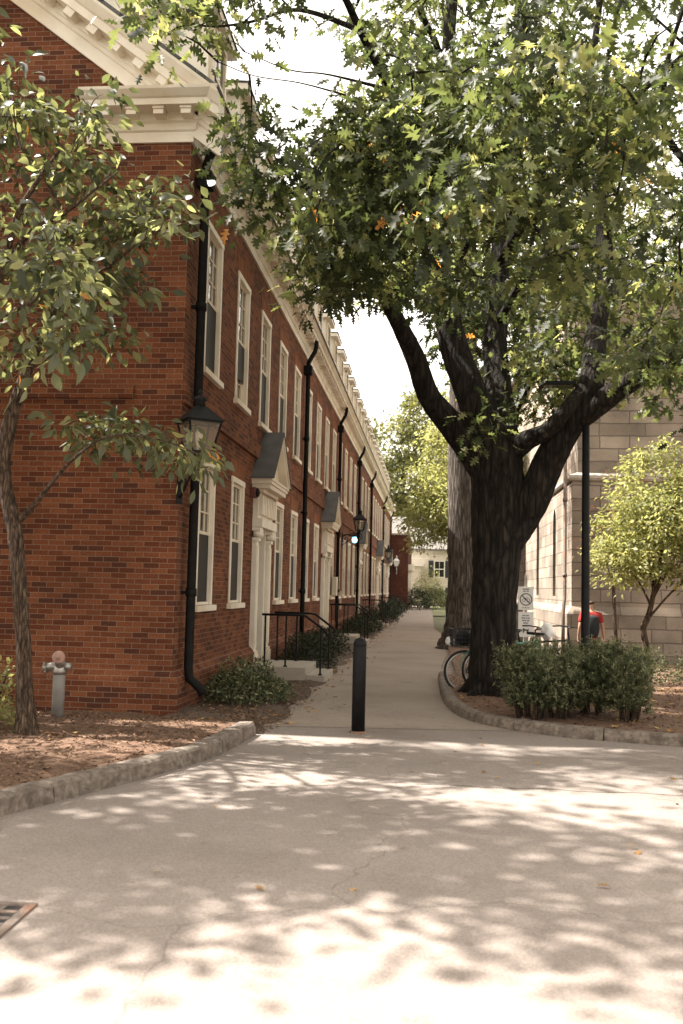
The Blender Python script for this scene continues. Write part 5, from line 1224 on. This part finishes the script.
# small bright tree before the stone wall
stz = bed_z(4.85, 22)
make_tree('small_tree', 'small bright yellow-green tree in front of the granite wall', (4.80, 22.0, stz), 5.0, .075,
          [(.0, 0, 2.9, 1.05), (1.2, 0, 3.7, 1.2), (.3, .2, 4.6, .9), (-.5, -.3, 2.5, .75), (1.6, -.5, 2.6, 1.0), (2.2, .3, 4.4, 1.2), (.6, -.5, 3.7, .9), (-.2, 0, 3.5, .9)], 460, 44, .26, .12, M['gold_leaf'], M['bark_slim'], T_OVAL,
          [(0, 0, -.05, .1), (-.03, 0, .3, .085), (.04, 0, .7, .075), (-.02, 0, 1.1, .07), (.12, 0, 1.5, .06), (.3, 0, 2.4, .04), (.5, 0, 3.4, .02)])
make_tree('russet_shrub', 'thin reddish brown shrub against the granite wall', (4.9, 25.6, bed_z(4.9, 25.6)), 5.2, .05, [(-.35, 0, 4.0, .7), (.1, 0, 4.7, .6), (-.6, .1, 3.2, .5), (.2, 0, 3.4, .5)], 40, 26, .25, .075, M['russet_leaf'], M['bark_slim'], T_SMALL, cat='shrub')

# shrubs ------------------------------------------------------------
def make_yew(loc, rx, ry, h, n, label):
    t = thing('yew_shrub', label, 'shrub', loc, 0, 'clipped yews beside the oak'); st = MB(); P = []; D = []; N_ = []; S_ = []; T_ = []
    for i in range(7):
        a = random.uniform(0, 6.28); st.tube([(0.12*math.cos(a), .12*math.sin(a), -.05), (.2*math.cos(a), .2*math.sin(a), h*.3), (rx*.6*math.cos(a), ry*.6*math.sin(a), h*.7)], [.03, .024, .01], 6)
    st.build('stems', M['bark_slim'], t)
    for i in range(n):
        a = rng.uniform(0, 6.283); rr = rng.uniform(0, 1)**.38; z = rng.uniform(.16, 1)
        bul = (.62+.5*math.sin(min(1, z*1.15)*math.pi*.62))*(1+.2*math.sin(3*a+loc[0]*7+z*3)+.12*math.sin(7*a+z*6))
        if z > .85: rr = rng.uniform(0, 1)**.5
        base = np.array([rx*rr*math.cos(a)*bul, ry*rr*math.sin(a)*bul, z*h*(.86+.1*rng.uniform()+.1*math.sin(4*a+loc[0]*11))*(1-.12*rr)])
        ax = unit(np.array([.5*math.cos(a)*rr, .5*math.sin(a)*rr, .8])+rng.normal(0, .3, 3)); L = rng.uniform(.08, .17); k = 22
        u = rng.uniform(0, 1, k); P.append(base+ax*(u*L)[:, None])
        d = unit(rng.normal(0, 1, (k, 3)))*.8+ax*.55; D.append(d); N_.append(np.tile(ax, (k, 1))+rng.normal(0, .4, (k, 3))); S_.append(rng.uniform(.04, .065, k)*(1-.3*u)); T_.append(np.clip(.25+.45*u+rng.normal(0, .12, k), 0, 1))
    leaves_obj('foliage', T_NEEDLE, *map(np.concatenate, (P, D, N_, S_, T_)), M['yew'], t); return t
for px, rx, ry, h, lb, Y in ((530, .29, .42, .92, 'leftmost clipped yew shrub, against the oak trunk', 11.9), (562, .30, .44, .84, 'clipped yew shrub in front of the bicycles, second from the oak', 12.0), (594, .28, .42, .90, 'clipped yew shrub at the foot of the lamp post', 12.3), (624, .30, .42, .96, 'rightmost clipped yew shrub, tallest of the row', 11.75)):
    q = at(px, 700, Y); make_yew((q.x, Y, .085), rx, ry, h, 820, lb)

def make_bush(loc, rx, ry, h, n, size, leaf, label, name='shrub', group=None, seed=0):
    t = thing(name, label, 'shrub', loc, 0, group); st = MB()
    for i in range(5):
        a = random.uniform(0, 6.28); st.tube([(.04*math.cos(a), .04*math.sin(a), -.05), (rx*.35*math.cos(a), ry*.35*math.sin(a), h*.4), (rx*.6*math.cos(a), ry*.6*math.sin(a), h*.75)], [.018, .012, .005], 5)
    st.build('stems', M['bark_slim'], t)
    u = unit(rng.normal(0, 1, (n, 3))); u[:, 2] = np.abs(u[:, 2])*1.0-.15; rr = rng.uniform(.1, 1, n)**.4
    lump = 1+.16*np.sin(u[:, 0]*5+seed)*np.sin(u[:, 1]*6+seed*2)+.1*np.sin(u[:, 2]*9+seed)
    P = u*(rr*lump)[:, None]*np.array([rx, ry, h*.82])+np.array([0, 0, h*.16]); P[:, 2] = np.maximum(P[:, 2], .03)
    D = unit(u+rng.normal(0, .6, (n, 3))); N_ = u+rng.normal(0, .6, (n, 3)); N_[:, 2] += .4
    leaves_obj('foliage', T_SMALL, P, D, N_, size*rng.uniform(.6, 1.2, n), np.clip(rng.normal(.45, .2, n), 0, 1), leaf, t); return t
G = 'dark shrubs along the brick row'
bl_ = [((-2.5, 13.05, .02), .62, .75, .62, 4200, .06, 'loose dark shrub at the foot of the brick corner'),
       ((-2.42, 18.9, .02), .55, 1.5, .78, 5200, .055, 'long dark hedge-like shrub just past the nearest stoop'), ((-2.45, 22.4, .02), .55, 1.5, .8, 4200, .06, 'dark rounded shrub behind the bollard'),
       ((-2.4, 31.6, .02), .6, 1.4, .8, 2600, .07, 'dark shrub just past the second stoop'), ((-2.35, 35.4, .02), .6, 1.5, .95, 2400, .08, 'dark shrub before the third stoop'),
       ((-2.2, 46, .02), .7, 2.4, 1.1, 2600, .09, 'dark hedge shrub past the third stoop'), ((-2.15, 53.0, .02), .7, 1.8, 1.3, 2000, .1, 'rounded green shrub under the small black lantern'), ((-2.2, 63, .02), .75, 3, 1.2, 2000, .11, 'dark far shrub near the end of the brick row')]
for i, (loc, rx, ry, h, n, s, lb) in enumerate(bl_): make_bush(loc, rx, ry, h, n, s, M['box_leaf'] if i != 0 else M['yew'], lb, 'shrub', G, i*1.7)
make_bush((-.9, 76, 0), 1.0, 1.6, 2.2, 2400, .14, M['box_leaf'], 'rounded dark green bush at the end of the path', 'bush', None, 3)
make_bush((.5, 79, 0), 1.1, 1.6, 2.4, 2400, .14, M['yew'], 'green bush right of the path end, before the white house', 'bush', None, 5)
make_bush((-.2, 84, 0), 1.9, 1.5, 3.7, 2600, .17, M['gold_leaf'], 'pale yellow-green bush under the far house window', 'bush', None, 7)
make_bush((at(-2, 690, 9.3).x-.12, 9.3, .07), .34, .4, .85, 620, .075, M['gold_leaf'], 'small yellow-green shrub at the left edge of the picture', 'bush', None, 2)
for i, (x, y, lb) in enumerate(((3.6, 20.6, 'low dark hedge shrub in front of the walking person'), (4.6, 20.8, 'low hedge shrub below the small bright tree'), (5.6, 20.9, 'low hedge shrub right of the small bright tree'), (6.6, 21, 'low hedge shrub at the right edge of the picture'), (2.6, 20.2, 'low dark shrub behind the bicycles'))):
    make_bush((x, y, bed_z(x, y)), .6, .5, .85 if i < 4 else .7, 1700, .06, M['yew'], lb, 'low_hedge', 'low hedge shrubs before the stone building', i)
